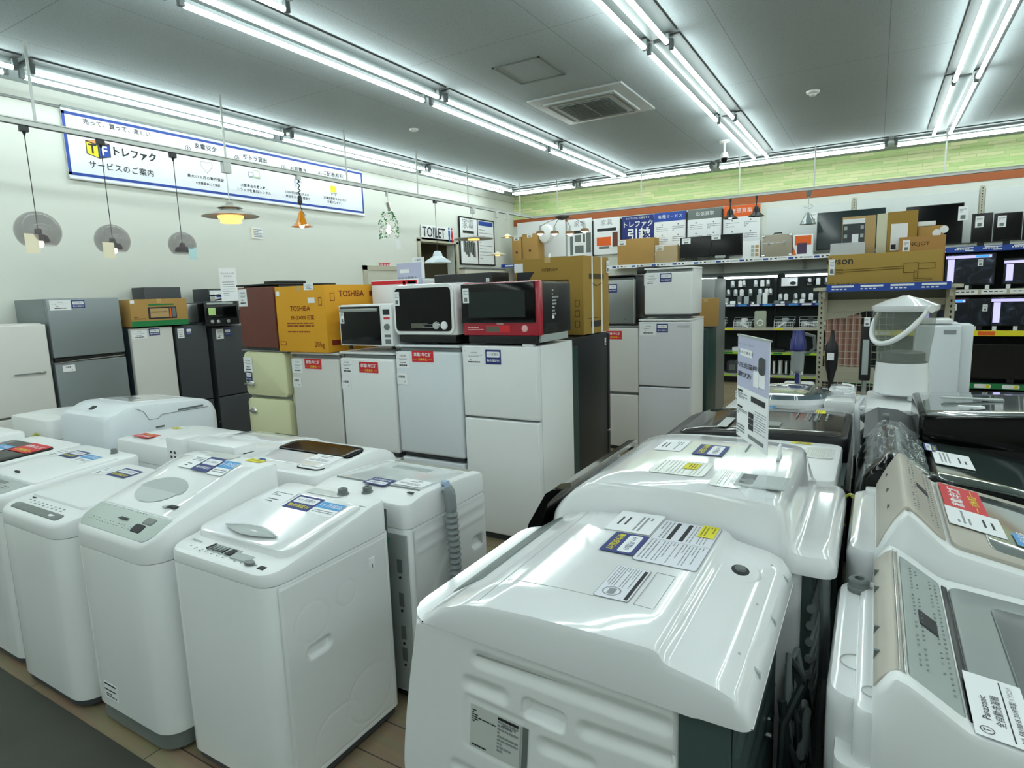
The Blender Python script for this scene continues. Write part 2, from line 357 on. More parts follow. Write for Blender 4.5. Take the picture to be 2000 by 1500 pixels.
# ------------------------------------------------------------ lighting track with hanging rods
TZ = 3.19; TX = -5.85; TY = 10.86
trk = mat('track_white', 'cfd4d0', .45)
t = thing('lighting_track', 'long white lighting track along the banner wall hanging on ceiling rods', 'track', (TX, 1, TZ))
MB().box(-.022, .022, -6.5, 9.8, 0, .035, trk).box(-.035, .035, -6.5, 9.9, .035, .045, trk).build('rail', t)
MB().box(-.012, .012, -6.5, 9.8, -.004, .001, black).build('slot', t)
for y in (-4.4, -2.7, -1.0, .8, 2.51, 4.19, 5.89, 7.3, 8.6, 10.33): MB().cyl((0, y-1, .04), (0, y-1, CEIL-TZ), .011, trk, n=10).build('rod', t)
t = thing('lighting_track', 'long white lighting track in front of the green stone-patterned wall', 'track', (TX, TY, TZ))
MB().box(.03, 9.5, -.022, .022, 0, .035, trk).box(.03, 9.5, -.035, .035, .035, .045, trk).build('rail', t)
MB().box(.03, 9.5, -.012, .012, -.004, .001, black).build('slot', t)
for x in (-5.33, -3.67, -2.01, -.9, .76, 2.5): MB().cyl((x-TX, 0, .04), (x-TX, 0, CEIL-TZ), .011, trk, n=10).build('rod', t)

smoke_glass = mat('smoked_glass', '8f878a', .04, ior=1.4, alpha=.3)
def bulb(m, z, r=.03): m.lathe([(0, z-r*1.3), (r*.7, z-r), (r, z-r*.2), (r*.8, z+r*.6), (r*.45, z+r*1.4), (r*.4, z+r*2)], lamp_w, 16)
def pendant(Y, ztop, r, label, cardm=None, lit=True):
    t = thing('pendant_lamp', label, 'pendant lamp', (TX, Y, TZ), 0, 'smoked glass globe pendants on the track')
    MB().box(-.02, .02, -.03, .03, -.05, 0, black, .005).cyl((0, 0, -.05), (0, 0, -.08), .014, black, .005).build('plug', t)
    zc = ztop-TZ; MB().cyl((0, 0, -.06), (0, 0, zc-r*.9), .0035, black, n=6).build('cord', t)
    pr = [(.02, zc)]+[(r*math.sin(a), zc-r*.98+r*.98*math.cos(a)) for a in [PI*k/20 for k in range(1, 16)]]
    pr += [(q[0]-.004, q[1]+.001) for q in pr[::-1]]
    MB().lathe(pr, smoke_glass, 40).build('glass_shade', t)
    m = MB().lathe([(.0, zc-r*.85), (.024, zc-r*.85), (.026, zc-r*1.1), (.06, zc-r*1.2), (.075, zc-r*1.5)], black, 24); m.build('socket', t)
    m = MB(); bulb(m, zc-r*1.55) if lit else m.lathe([(0, zc-r*1.6), (.03, zc-r*1.5), (.02, zc-r*1.2)], paper, 12); m.build('bulb', t)
    if cardm: MB().box(.11, .113, -.17 if lit else -.03, -.07 if lit else .06, zc-r*2.15, zc-r*1.2, cardm, M=RZ(8)).build('price_tag', t)
tagm = mat('cream_tag', 'efe4c8', .6); tagb = mat('pale_blue_tag', 'bfe0e2', .6)
pendant(2.42, 2.53, .16, 'largest smoked glass globe pendant, leftmost on the track', tagm)
pendant(2.98, 2.47, .14, 'middle smoked glass globe pendant, lit, in front of the cube logo', tagm)
pendant(3.62, 2.45, .125, 'unlit smoked glass globe pendant with a pale blue tag', tagb, False)
# layered disc pendant
t = thing('pendant_lamp', 'grey layered disc pendant with warm glow hanging below the banner', 'pendant lamp', (TX, 4.18, TZ))
MB().box(-.03, .03, -.045, .045, -.11, 0, trk, .01).build('plug', t)
MB().cyl((0, 0, -.1), (0, 0, -.42), .005, trk, n=6).build('cord', t)
shade_g = mat('lamp_grey', 'a9aaa2', .45); warm_in = mat('warm_inner_shade', 'ffc774', .5, emit=1.3)
MB().lathe([(.03, -.40), (.04, -.43), (.1, -.445), (.125, -.46), (.1, -.455)], shade_g, 36).build('upper_shade', t)
MB().lathe([(.06, -.46), (.12, -.49), (.22, -.515), (.28, -.545), (.22, -.535), (.1, -.5)], shade_g, 40).build('shade', t)
MB().lathe([(.13, -.54), (.12, -.57), (.1, -.575), (.105, -.61), (.09, -.61)], warm_in, 36).build('lower_shade', t)
# orange bell
t = thing('pendant_lamp', 'orange bell-shaped pendant with knotted black cord', 'pendant lamp', (TX, 5.11, TZ))
MB().box(-.02, .02, -.03, .03, -.05, 0, trk, .005).build('plug', t)
m = MB(); m.tube([(0, .02*math.sin(k*2.4), -.05-k*.02) for k in range(10)], .008, black); m.lathe([(0, -.34), (.02, -.33), (.028, -.29), (.02, -.23), (0, -.22)], black, 12)
m.tube([(0, 0, -.34), (0, .02, -.4), (0, .06, -.44), (0, .05, -.46), (0, .01, -.42)], .004, black); m.build('cord', t)
oc = mat('orange_enamel', 'd8870f', .2, coat=.5)
MB().lathe([(.015, -.4), (.03, -.43), (.04, -.47), (.06, -.53), (.1, -.565), (.13, -.58), (.1, -.57), (.05, -.53)], oc, 36).build('shade', t)
m = MB(); bulb(m, -.56, .03); m.build('bulb', t)
# ivy lamp
t = thing('pendant_lamp', 'wire cage pendant wrapped in green ivy leaves', 'pendant lamp', (TX, 6.62, TZ))
MB().cyl((0, 0, 0), (0, 0, -.06), .02, trk).tube([(0, 0, -.05), (0, .02, -.1), (0, .01, -.15)], .004, trk).build('cord', t)
MB().cyl((0, .01, -.14), (0, .045, -.25), .03, chrome).build('spotlight_head', t)
m = MB()
for k in range(8):
    a = 2*PI*k/8; m.tube([(.05*math.cos(a), .05*math.sin(a), -.3), (.11*math.cos(a), .11*math.sin(a), -.4), (.12*math.cos(a), .12*math.sin(a), -.55), (.1*math.cos(a), .1*math.sin(a), -.62)], .003, paper, 5)
for z, r in ((-.3, .05), (-.5, .12), (-.62, .1)): m.tube([(r*math.cos(2*PI*k/20), r*math.sin(2*PI*k/20), z) for k in range(21)], .003, paper, 5)
m.build('wire_cage', t)
m = MB(); lf = mat('ivy_leaf', '4f8f5c', .6, var=.3, vscale=30)
for k in range(170):
    a = random.random()*2*PI; z = -.27-random.random()**1.3*.36; r = .06+.07*min(1, (-.27-z)/.14); p = Vector((r*math.cos(a), r*math.sin(a), z))
    M = Matrix.Translation(p) @ Euler((random.random()*6, random.random()*6, a)).to_matrix().to_4x4(); q = .013
    m.add([(0, -q, 0), (q, 0, .004), (0, q*1.3, 0), (-q, 0, .004)], [(0, 1, 2, 3)], lf, M)
m.build('ivy_leaves', t, merge=False)
m = MB(); bulb(m, -.52, .035); m.build('bulb', t)
MB().box(.1, .103, -.01, .11, -.78, -.64, paper).build('price_tag', t)
# white enamel shade
t = thing('pendant_lamp', 'white enamel dome pendant hanging in front of the toilet opening', 'pendant lamp', (TX, 7.7, TZ))
MB().box(-.02, .02, -.03, .03, -.04, 0, black, .005).cyl((0, 0, -.03), (0, 0, -.76), .004, black, n=6).build('cord', t)
em = mat('enamel_white_blue', 'dde8f0', .15, coat=.5)
MB().lathe([(.02, -.75), (.05, -.76), (.07, -.8), (.075, -.83), (.12, -.86), (.19, -.9), (.21, -.935), (.205, -.93), (.12, -.87)], em, 40).build('shade', t)
# flat discs near the corner
for px, py, w, lab in ((925, 466, .33, 'flat white disc pendant in front of the framed service poster'), (991, 462, .12, 'small wooden-rimmed lamp half hidden beside the cartons'), (972, 497, .15, 'cream drum lamp near the corner with a card tag')):
    p = W(px, py, 'X', TX); p.y = min(p.y, 10.35); z = W(px, py, 'Y', p.y).z-TZ
    t = thing('pendant_lamp', lab, 'pendant lamp', (TX, p.y, TZ))
    MB().box(-.03, .03, -.04, .04, -.1, 0, trk, .01).cyl((0, 0, -.1), (0, 0, z+.03), .004, trk, n=6).build('cord', t)
    MB().lathe([(.02, z+.05), (w*.5, z+.015), (w, z), (w, z-.012), (w*.4, z-.008)], shade_g if w > .3 else tagm, 36).build('shade', t)
    MB().lathe([(0, z-.03), (w*.3, z-.025), (w*.3, z-.005)], warm_in, 20).build('diffuser', t)
# four-lamp cluster
cp = W(1098, 425, 'Y', TY); t = thing('ceiling_lamp', 'four-arm brown spotlight cluster with small wooden shades', 'lamp', (cp.x, TY, TZ))
cb = mat('dark_brown_metal', '4a3f38', .4); MB().lathe([(0, 0), (.13, 0), (.13, -.03), (.07, -.07), (.02, -.08), (0, -.08)], cb, 24).build('canopy', t)
for k, (qx, qy) in enumerate(((1055, 455), (1083, 455), (1113, 455), (1142, 450))):
    q = W(qx, qy, 'Y', TY); dx = q.x-cp.x; dz = q.z-TZ
    a = MB().tube([(.05*(k-1.5), 0, -.04), (dx*.6, .0, -.08), (dx, 0, dz+.12)], .005, cb).cyl((dx, 0, dz+.14), (dx, 0, dz+.03), .01, pgrey, .035).build('arm', t)
    m = MB().lathe([(.04, dz+.04), (.075, dz+.03), (.085, dz-.02), (.075, dz-.02)], mat('wood_shade', '8a6540', .5), 20, (dx, 0, 0)); m.build('lamp_shade', t)
    m = MB().lathe([(0, dz-.05), (.05, dz-.03), (.07, dz-.01)], lamp_w, 16, (dx, 0, 0)); m.build('bulb', t)
# two dark bells and a grey cone
for px, py, lab in ((1426, 425, 'dark bell track spotlight, left one of the pair by the orange poster'), (1477, 420, 'dark bell track spotlight, right one of the pair by the orange poster')):
    q = W(px, py, 'Y', TY); z = q.z-TZ; t = thing('track_spotlight', lab, 'spotlight', (q.x, TY, TZ), 0, 'dark bell spotlights')
    MB().cyl((0, 0, .01), (0, 0, -.06), .018, black).cyl((0, 0, -.06), (0, 0, z+.12), .01, black).build('stem', t)
    MB().lathe([(.025, z+.14), (.05, z+.1), (.055, z+.04), (.13, z-.02), (.12, z-.02), (.04, z+.05)], black, 28).build('shade', t)
    m = MB(); m.lathe([(0, z-.02), (.03, z-.01), (.03, z+.03)], lamp_w if px < 1450 else paper, 14); m.build('bulb', t)
q = W(1578, 428, 'Y', TY); z = q.z-TZ; t = thing('pendant_lamp', 'grey ribbed cone pendant with looped cord above the television', 'pendant lamp', (q.x, TY, TZ))
m = MB().lathe([(0, -.1), (.03, -.09), (.04, -.03), (.035, 0)], pgreyd, 16).tube([(0, 0, -.08), (.0, 0, -.2), (.07, 0, -.24), (.03, 0, -.28), (-.07, 0, -.24), (0, 0, -.22), (0, 0, z+.1)], .005, pgrey); m.build('cord', t)
MB().lathe([(.01, z+.11), (.04, z+.08), (.12, z-.08), (.115, z-.08), (.03, z+.06)], mat('glass_cone', '9aa5a5', .2, metal=.5), 24).build('shade', t)

# ------------------------------------------------------------ flat prints
AX = RZ(90) @ RX(90)
def bars(m, x0, x1, y0, y1, n, mm, M, z=.0015, fill=.45, jag=.35):
    h = (y1-y0)/n
    for i in range(n):
        yy = y1-h*(i+.5); xx = x0
        while xx < x1-.01*(x1-x0):
            w = (x1-x0)*random.uniform(.06, .22); e = min(x1, xx+w)
            m.box(xx, e, yy-h*fill/2, yy+h*fill/2, 0, z, mm, M=M); xx = e+(x1-x0)*.025
            if random.random() < jag*.3: break
# service banner on the left wall
P0 = Vector((XA+.03, 5.28, 3.38)); HB = .68; WBn = 4.12
bn = thing('banner', 'long white service banner with blue border and cube logo on the left wall', 'banner', P0)
m = MB().box(-WBn/2, WBn/2, -HB/2, HB/2, -.01, 0, mat('banner_white', 'e8ebf4', .5), M=AX)
m.build('sheet', bn, smooth=False)
m = MB(); b = .028
for a in ((-WBn/2, WBn/2, HB/2-.04-b, HB/2-.04), (-WBn/2, WBn/2, -HB/2+.03, -HB/2+.03+b), (-WBn/2, -WBn/2+b, -HB/2+.03, HB/2-.04), (WBn/2-b, WBn/2, -HB/2+.03, HB/2-.04)): m.box(a[0], a[1], a[2], a[3], 0, .002, blued, M=AX)
m.build('blue_border', bn, smooth=False)
MB().cyl((.0, -WBn/2, HB/2), (.0, WBn/2, HB/2), .012, pgrey).cyl((.0, -WBn/2, -HB/2), (.0, WBn/2, -HB/2), .014, paper).build('hanging_rod', bn)
def BP(px, py):
    q = W(px, py, 'X', XA+.035)-P0; return q.y, q.z
def btxt(m, s, px, py, size, mm=ink, fat=.012, gap=1.15):
    size *= .68 if size > .06 else .74
    y, z = BP(px, py); m.text(s, mm, size, AX @ T_(y, z, .002), thick=.001, fat=fat, gap=gap)
m = MB(); btxt(m, '売って、買って、楽しい', 231, 251, .085); btxt(m, 'トレファク', 263, 303, .142, ink, .035, 1.0); btxt(m, 'サービスのご案内', 240, 331, .115)
btxt(m, '家電安全', 402, 289, .1); btxt(m, '軽トラ貸出', 499, 311, .1); btxt(m, 'お取置き', 583, 332, .1); btxt(m, 'ご配送(有料)', 652, 342, .1)
btxt(m, '最大12ヵ月の動作保証', 403, 348, .055, gap=1.3); btxt(m, '※全額返金にて保証', 407, 360, .045, gap=1.2)
btxt(m, '大型商品の購入時、', 498, 365, .055, gap=1.3); btxt(m, 'トラックを無料レンタル', 497, 374, .055, gap=1.3)
btxt(m, '5,000円(税込)以上の', 581, 378, .055, gap=1.2); btxt(m, '商品をお1ヶ月間まで', 583, 386, .055, gap=1.2)
btxt(m, '店舗自家配スタッフが', 655, 389, .055, gap=1.2); btxt(m, 'お届けします。', 655, 396, .055, gap=1.2)
for i, (px, py) in enumerate(((367, 290), (463, 309), (554, 327), (625, 340))): btxt(m, '①②③④'[i], px, py, .11)
m.build('lettering', bn, smooth=False, merge=False)
y, z = BP(192, 290); m = MB(); k = .004
def pq(pts, mm, th): m.prism([(y+a*.001, z+b_*.001) for a, b_ in pts], mm, 0, th, 'z', M=AX)
pq([(-115, 62), (0, 88), (118, 62), (118, -70), (5, -100), (-115, -70)], ink, .0012)
pq([(-107, 50), (-4, 28), (-4, -90), (-107, -64)], yellow, .0022); pq([(6, 28), (110, 50), (110, -64), (6, -90)], blued, .0022); pq([(-100, 60), (0, 80), (104, 60), (0, 40)], mat('logo_orange', 'e89a5c', .5), .0022)
m.text('T', ink, .13, AX @ T_(y-.056, z-.018, .004), fat=.02); m.text('F', paper, .13, AX @ T_(y+.057, z-.02, .004), fat=.02)
m.build('cube_logo', bn, smooth=False, merge=False)
m = MB(); y, z = BP(404, 325); pts = [(0, y+.075*(math.sin(t)**3), z+.008*(8*math.cos(t)-3*math.cos(2*t)-math.cos(3*t))) for t in [2*PI*k/30 for k in range(31)]]
m.tube(pts, .0025, inkg, 5)
y, z = BP(496, 340); gl = mat('icon_green', 'a5c98c', .6); m.box(y-.08, y+.09, z-.05, z-.045, 0, .003, inkg, M=AX).box(y-.01, y+.09, z-.04, z+.05, 0, .003, gl, M=AX).box(y-.002, y+.082, z-.03, z+.042, 0, .004, paper, M=AX).box(y-.08, y-.02, z-.04, z+.02, 0, .003, inkg, M=AX).box(y-.075, y-.025, z-.03, z+.012, 0, .004, paper, M=AX)
y, z = BP(651, 370); m.box(y-.05, y+.06, z-.04, z+.05, 0, .003, yellow, M=AX).box(y-.05, y+.07, z-.06, z-.05, 0, .003, inkg, M=AX); m.cyl((.0, y-.03, z-.075), (.004, y-.03, z-.075), .012, inkg); m.cyl((.0, y+.04, z-.075), (.004, y+.04, z-.075), .012, inkg)
y, z = BP(582, 358); m.box(y-.06, y-.02, z-.05, z+.05, 0, .003, mat('icon_lilac', 'c5c8dc', .6), M=AX).box(y, y+.07, z+.01, z+.04, 0, .003, MAT['icon_lilac'], M=AX)
m.build('icons', bn, smooth=False, merge=False)

def panel(name, label, cat, ax, pl, x0, y0, x1, y1, mm, th=.012, frame=None, group=None):
    """flat board whose top-left / bottom-right photo corners are given, on plane ax=pl"""
    a = W(x0, y0, ax, pl); b = W(x1, y1, ax, pl)
    if ax == 'X': w = abs(b.y-a.y); c = Vector((pl, (a.y+b.y)/2, (a.z+b.z)/2)); M = AX; 
    else: w = abs(b.x-a.x); c = Vector(((a.x+b.x)/2, pl, (a.z+b.z)/2)); M = FRONT
    h = abs(a.z-b.z); t = thing(name, label, cat, c, 0, group)
    MB().box(-w/2, w/2, -h/2, h/2, -th, 0, mm, M=M).build('sheet', t, smooth=False)
    if frame:
        m = MB(); f = .022
        for q in ((-w/2-f, w/2+f, h/2, h/2+f), (-w/2-f, w/2+f, -h/2-f, -h/2), (-w/2-f, -w/2, -h/2, h/2), (w/2, w/2+f, -h/2, h/2)): m.box(q[0], q[1], q[2], q[3], -th, .01, frame, M=M)
        m.build('frame', t, smooth=False)
    return t, w, h, M
# toilet sign, red sign, framed poster on the left wall
t, w, h, M = panel('toilet_sign', 'white TOILET sign with blue and red figures above the opening', 'sign', 'X', XA+.03, 822, 438, 886, 473, paper)
m = MB().text('TOILET', ink, .25, M @ T_(-w*.12, 0, .002) @ Matrix.Scale(.82, 4, (1, 0, 0)), fat=.012)
for i, mm in enumerate((mat('figure_blue', '1b5fb0', .5), mat('figure_red', 'c82030', .5))):
    x = w*(.36+.09*i); m.cyl(M @ Vector((x, .11, 0)), M @ Vector((x, .11, .004)), .022, mm); 
    if i == 0: m.box(x-.025, x+.025, -.03, .08, 0, .004, mm, M=M).box(x-.02, x+.02, -.14, -.03, 0, .004, mm, M=M)
    else: m.prism([(x-.012, .08), (x+.012, .08), (x+.038, -.05), (x-.038, -.05)], mm, 0, .004, 'z', M=M).box(x-.015, x+.015, -.14, -.05, 0, .004, mm, M=M)
m.build('lettering', t, smooth=False, merge=False)
t, w, h, M = panel('red_sign', 'small red staff sign above the beige door', 'sign', 'X', XA+.02, 741, 513, 762, 524, redl)
MB().text('従業員専用', paper, .06, M @ T_(0, 0, .002)).build('lettering', t, smooth=False, merge=False)
t, w, h, M = panel('wall_notice', 'small white notice alone on the wall under the banner', 'notice', 'X', XA+.01, 490, 444, 514, 467, paper, .004)
m = MB().box(-w/2, -w/2+.03, -h/2, h/2, 0, .001, tagm, M=M); bars(m, -w*.3, w*.45, -h*.4, h*.4, 5, inkg, M, .001); m.build('print', t, smooth=False, merge=False)
t, w, h, M = panel('framed_poster', 'black framed two-panel buying guide poster on the left wall beside the toilet', 'poster', 'X', XA+.03, 897, 424, 966, 517, paper, frame=black)
m = MB().box(-.01, .02, -h/2, h/2, 0, .004, black, M=M).text('家電', inkg, .2, M @ T_(-w*.27, h*.36, .002)).box(-w*.42, -w*.1, h*.17, h*.23, 0, .002, ink, M=M)
for k in range(6): m.box(-w*.42+.1*k*w*.55, -w*.42+.1*k*w*.55+.09, -h*(.25+.05*(k % 3)), -h*(-.02+.04*(k % 2)), 0, .002, pgreyd, M=M)
m.box(w*.04, w*.48, h*.38, h*.48, 0, .002, blued, M=M); bars(m, w*.06, w*.45, -h*.4, h*.32, 10, inkg, M, .001, .2); m.build('print', t, smooth=False, merge=False)
# posters along the back wall, left to right
PY = YB-.045
def poster(label, x0, y0, x1, y1, head, hm, htxt, body='bars', big=None):
    t, w, h, M = panel('poster', label, 'poster', 'Y', PY, x0, y0, x1, y1, big[1] if big else paper, frame=None, group='posters above the high shelf')
    m = MB()
    if head: m.box(-w/2, w/2, h/2-head, h/2, 0, .002, hm, M=M).text(htxt, paper, head*.45, M @ T_(0, h/2-head/2, .003), gap=1.1)
    elif htxt: m.text(htxt, inkg if not big else paper, w*.22, M @ T_(0, h*.36, .003), gap=1.2)
    if body == 'bars':
        for sx in (-1, 1):
            for k in range(3):
                c = h/2-head-.14-.2*k
                if c > -h/2+.1: bars(m, sx*w*.25-w*.18, sx*w*.25+w*.18, c-.05, c+.05, 3, inkg, M, .001, .35)
                m.cyl(M @ Vector((sx*w*.25, c+.075, 0)), M @ Vector((sx*w*.25, c+.075, .002)), .014, pgreyd)
    return t, m, w, h, M
t, m, w, h, M = poster('white poster with grey pictures, leftmost of the row above the shelf', 1010, 436, 1105, 500, 0, None, '', None); m.build('print', t, smooth=False, merge=False) if m.v else None
t, m, w, h, M = poster('white appliance poster with black gadget pictures', 1108, 430, 1157, 500, 0, None, '家電', None)
m.box(-w*.3, w*.3, h*.12, h*.2, 0, .002, ink, M=M)
for k, (a, b, c, d) in enumerate(((-.4, -.28, -.45, .05), (-.2, .05, -.1, .08), (.12, .22, -.12, .1), (.26, .45, -.4, .12), (-.2, .15, -.4, -.2))): m.box(a*w, b*w, c*h, d*h, 0, .003, pgreyd, M=M)
m.build('print', t, smooth=False, merge=False)
t, m, w, h, M = poster('white furniture poster with an orange cabinet picture', 1159, 428, 1211, 495, 0, None, '家具', None)
m.box(-w*.36, w*.36, h*.14, h*.22, 0, .002, ink, M=M).box(-w*.38, w*.16, -h*.26, -.02*h, 0, .002, orange, M=M).box(w*.22, w*.42, -h*.3, h*.1, 0, .002, brownm, M=M).box(-w*.3, w*.1, -h*.34, -h*.28, 0, .003, pgreyd, M=M)
m.build('print', t, smooth=False, merge=False)
t, m, w, h, M = poster('deep blue moving-service poster with large white lettering', 1215, 424, 1276, 480, 0, None, '', None, (1, navy))
m.text('トレファク', paper, .13, M @ T_(0, h*.22, .003), fat=.02).text('引越', paper, .24, M @ T_(.02, -h*.12, .003), fat=.025).text('ミニで大切に引越をする', paper, .045, M @ T_(0, h*.42, .003)); m.build('print', t, smooth=False, merge=False)
t, m, w, h, M = poster('pale poster with blue heading between the deep blue and the grey-headed ones', 1278, 417, 1340, 505, .17, blued, '各種サービス'); m.build('print', t, smooth=False, merge=False)
t, m, w, h, M = poster('cream poster with dark grey heading', 1343, 411, 1410, 500, .18, pgreyd, '出張買取'); m.build('print', t, smooth=False, merge=False)
t, m, w, h, M = poster('white poster with orange slanted heading, rightmost of the row', 1413, 404, 1483, 490, .2, orange, '店頭買取'); m.build('print', t, smooth=False, merge=False)
for px_ in (1158, 1213, 1341, 1411):
    a_ = W(px_, 428, 'Y', PY).x; struct('trim_%d' % (20+px_ % 7), MB().box(a_-.012, a_+.012, PY-.02, PY+.01, 2.3, 3.17, black), smooth=False)
# white wall panel sections to the right
for i, (x0, x1) in enumerate(((-1.75, -.42), (-.34, 1.3), (1.38, 3.4))):
    struct('trim_%d' % (7+i), MB().box(x0, x1, YB-.02, YB, 2.3, 3.1, mat('panel_white', 'd8dcda', .6), .012))
m = MB()
for x in (-.38, 1.34): m.box(x-.025, x+.025, YB-.03, YB, 2.2, 3.15, post)
for x in (-.38, 1.34):
    for k in range(22): m.box(x-.006, x+.006, YB-.034, YB-.028, 2.22+k*.042, 2.24+k*.042, ink)
struct('trim_10', m, smooth=False)
# ------------------------------------------------------------ stuck-on cards
CARDS = {}
def card_mesh(kind, w, h):
    key = (kind, w, h)
    if key in CARDS: return CARDS[key]
    m = MB(); I = Matrix.Identity(4)
    def tx(s, size, x, y, mm, **k): m.text(s, mm, size, T_(x, y, .0012), thick=.0004, **k)
    if kind == 'price':
        m.box(-w/2, w/2, -h/2, h/2, 0, .0008, paper); tx('Ｔ', h*.12, -w*.43, h*.38, ink)
        tx('冷凍冷蔵庫', h*.1, 0, h*.28, ink); m.box(-w*.42, w*.42, h*.12, h*.13, .0008, .0012, ink)
        bars(m, -w*.25, w*.28, h*.02, h*.1, 1, inkg, I, .0012); bars(m, -w*.2, w*.2, -h*.18, -h*.08, 1, ink, I, .0012); bars(m, -w*.28, w*.3, -h*.36, -h*.24, 1, ink, I, .0012, .7)
    elif kind == 'wprice':
        m.box(-w/2, w/2, -h/2, h/2, 0, .0008, paper); tx('Panasonic', h*.13, -w*.05, h*.34, ink); tx('全自動洗濯機', h*.11, -w*.05, h*.2, ink)
        m.box(-w*.46, w*.46, h*.1, h*.115, .0008, .0012, ink); tx('NA-FA100H5 2018年製 ﾊﾟﾅｿﾆｯｸ', h*.085, 0, h*.01, ink); tx('Ⓣ', h*.18, -w*.4, h*.36, ink)
        bars(m, -w*.3, w*.3, -h*.4, -h*.15, 2, ink, I, .0012, .5)
    elif kind == 'sheet':
        m.box(-w/2, w/2, -h/2, h/2, 0, .0008, paper); bars(m, -w*.3, w*.4, h*.05, h*.35, 3, inkg, I, .0012); bars(m, -w*.2, w*.2, -h*.4, -h*.1, 2, ink, I, .0012, .3)
    elif kind == 'navy':
        m.box(-w/2, w/2, -h/2, h/2, 0, .0008, navy); m.prism([(x, y+h*.17) for x, y in rrect(w*.84, h*.4, h*.08)], paper, .0008, .0012, 'z')
        tx('6ヶ月間の', min(h*.26, w*.15), 0, h*.17, navy); tx('動作保証付', min(h*.3, w*.165), 0, -h*.27, yellow if w > .13 else paper, fat=.01)
    elif kind == 'red':
        m.box(-w/2, w/2, -h/2, h/2, 0, .0008, redl); tx('家電1年保証', min(h*.4, w*.15), 0, h*.14, paper, fat=.02); tx('対象商品', h*.24, 0, -h*.28, yellow, fat=.01)
        for s in (-1, 1): m.box(s*w*.36-w*.08, s*w*.36+w*.08, -h*.29, -h*.27, .0008, .0012, yellow)
    elif kind == 'blue':
        m.box(-w/2, w/2, -h/2, h/2, 0, .0008, paper); m.box(-w/2, w/2, 0, h/2, .0008, .0011, blue); tx('1ヶ月保証', h*.3, 0, h*.24, paper); bars(m, -w*.4, w*.4, -h*.35, -h*.1, 2, inkg, I, .0012)
    elif kind == 'mark':
        m.box(-w/2, w/2, -h/2, h/2, 0, .003, paper); tx('冷蔵庫', h*.26, -w*.05, h*.18, ink, fat=.01); m.v[-1].z = m.v[-1].z; m.text('下', ink, h*.24, T_(w*.25, -h*.28, .0035)); 
        m.text('冷蔵庫', ink, h*.26, T_(-w*.05, h*.18, .0035), fat=.01)
    elif kind == 'yellow':
        m.box(-w/2, w/2, -h/2, h/2, 0, .0008, yellow); bars(m, -w*.4, w*.4, -h*.4, h*.4, 4, mat('olive_ink', '8a8420', .6), I, .0011)
    elif kind == 'manual':
        m.prism(rrect(w, h, .01), inkg, 0, .0006, 'z'); m.prism(rrect(w-.004, h-.004, .009), mat('manual_sheet', 'dfe1ea', .4), .0006, .0009, 'z')
        m.box(-w*.46, -w*.04, -h*.24, -h*.17, .0009, .0013, ink); m.box(-w*.46, -w*.04, -h*.04, h*.03, .0009, .0013, ink)
        for a in (-.46, .02): bars(m, w*a, w*(a+.42), -h*.46, -h*.27, 3, inkg, I, .0012, .35, .3); bars(m, w*a, w*(a+.42), h*.06, h*.44, 7, inkg, I, .0012, .3, .3)
        bars(m, w*.02, w*.45, -h*.24, h*.03, 5, inkg, I, .0012, .3, .3); m.box(-.0005, .0005, -h*.47, h*.47, .0009, .0012, inkg)
    elif kind == 'notice':
        m.prism(rrect(w, h, .006), inkg, 0, .0006, 'z'); m.prism(rrect(w-.003, h-.003, .005), MAT['manual_sheet'], .0006, .0009, 'z'); m.box(-w*.44, w*.46, h*.34, h*.44, .0009, .0013, ink)
        bars(m, -w*.46, w*.15, -h*.44, h*.28, 9, inkg, I, .0012, .35, .2); m.lathe([(h*.26, .0012), (h*.22, .0012)], inkg, 16, (w*.3, -h*.1, 0)); m.box(w*.22, w*.38, -h*.2, 0, .0009, .0013, inkg)
    elif kind == 'film':
        m.prism(rrect(w, h, .02), mat('label_film', 'e2e6e2', .15), 0, .0007, 'z'); bars(m, -w*.42, w*.42, -h*.42, h*.42, 12, mat('faint_ink', 'b5bbb8', .6), I, .001, .3, .3)
    elif kind == 'tag':
        m.box(-w/2, w/2, -h/2, h/2, 0, .0008, paper); bars(m, -w*.35, w*.35, h*.05, h*.35, 3, inkg, I, .0012); m.box(-w*.25, w*.25, -h*.4, -h*.12, .0008, .0012, pgreyd)
    o = m.build('c', None, smooth=False, merge=False); me = o.data; bpy.data.objects.remove(o); CARDS[key] = me; return me
CN = {'price': 'price_card', 'wprice': 'price_card', 'sheet': 'price_card', 'navy': 'guarantee_sticker', 'red': 'warranty_sticker', 'blue': 'sale_sticker', 'mark': 'shelf_marker', 'yellow': 'caution_sticker', 'manual': 'instruction_label', 'notice': 'instruction_label', 'film': 'instruction_label', 'tag': 'price_tag'}
CL = {'navy': 'navy guarantee sticker', 'red': 'red warranty sticker', 'blue': 'light blue and white sticker', 'yellow': 'yellow sticker', 'manual': 'printed instruction label', 'notice': 'small instruction label with black heading', 'film': 'faint instruction label'}
def card(root, kind, w, h, M):
    o = bpy.data.objects.new(CN[kind], card_mesh(kind, w, h)); COL.objects.link(o); o.parent = root; o.matrix_local = M
    if kind in CL: o['label'] = CL[kind]
    return o
def local(root, p):
    a = root.rotation_euler.z; d = Vector(p)-root.location
    return Vector((d.x*math.cos(a)+d.y*math.sin(a), -d.x*math.sin(a)+d.y*math.cos(a), d.z))
def fcard(root, kind, w, h, x, z, y=-.001): return card(root, kind, w, h, T_(x, y, z) @ FRONT)

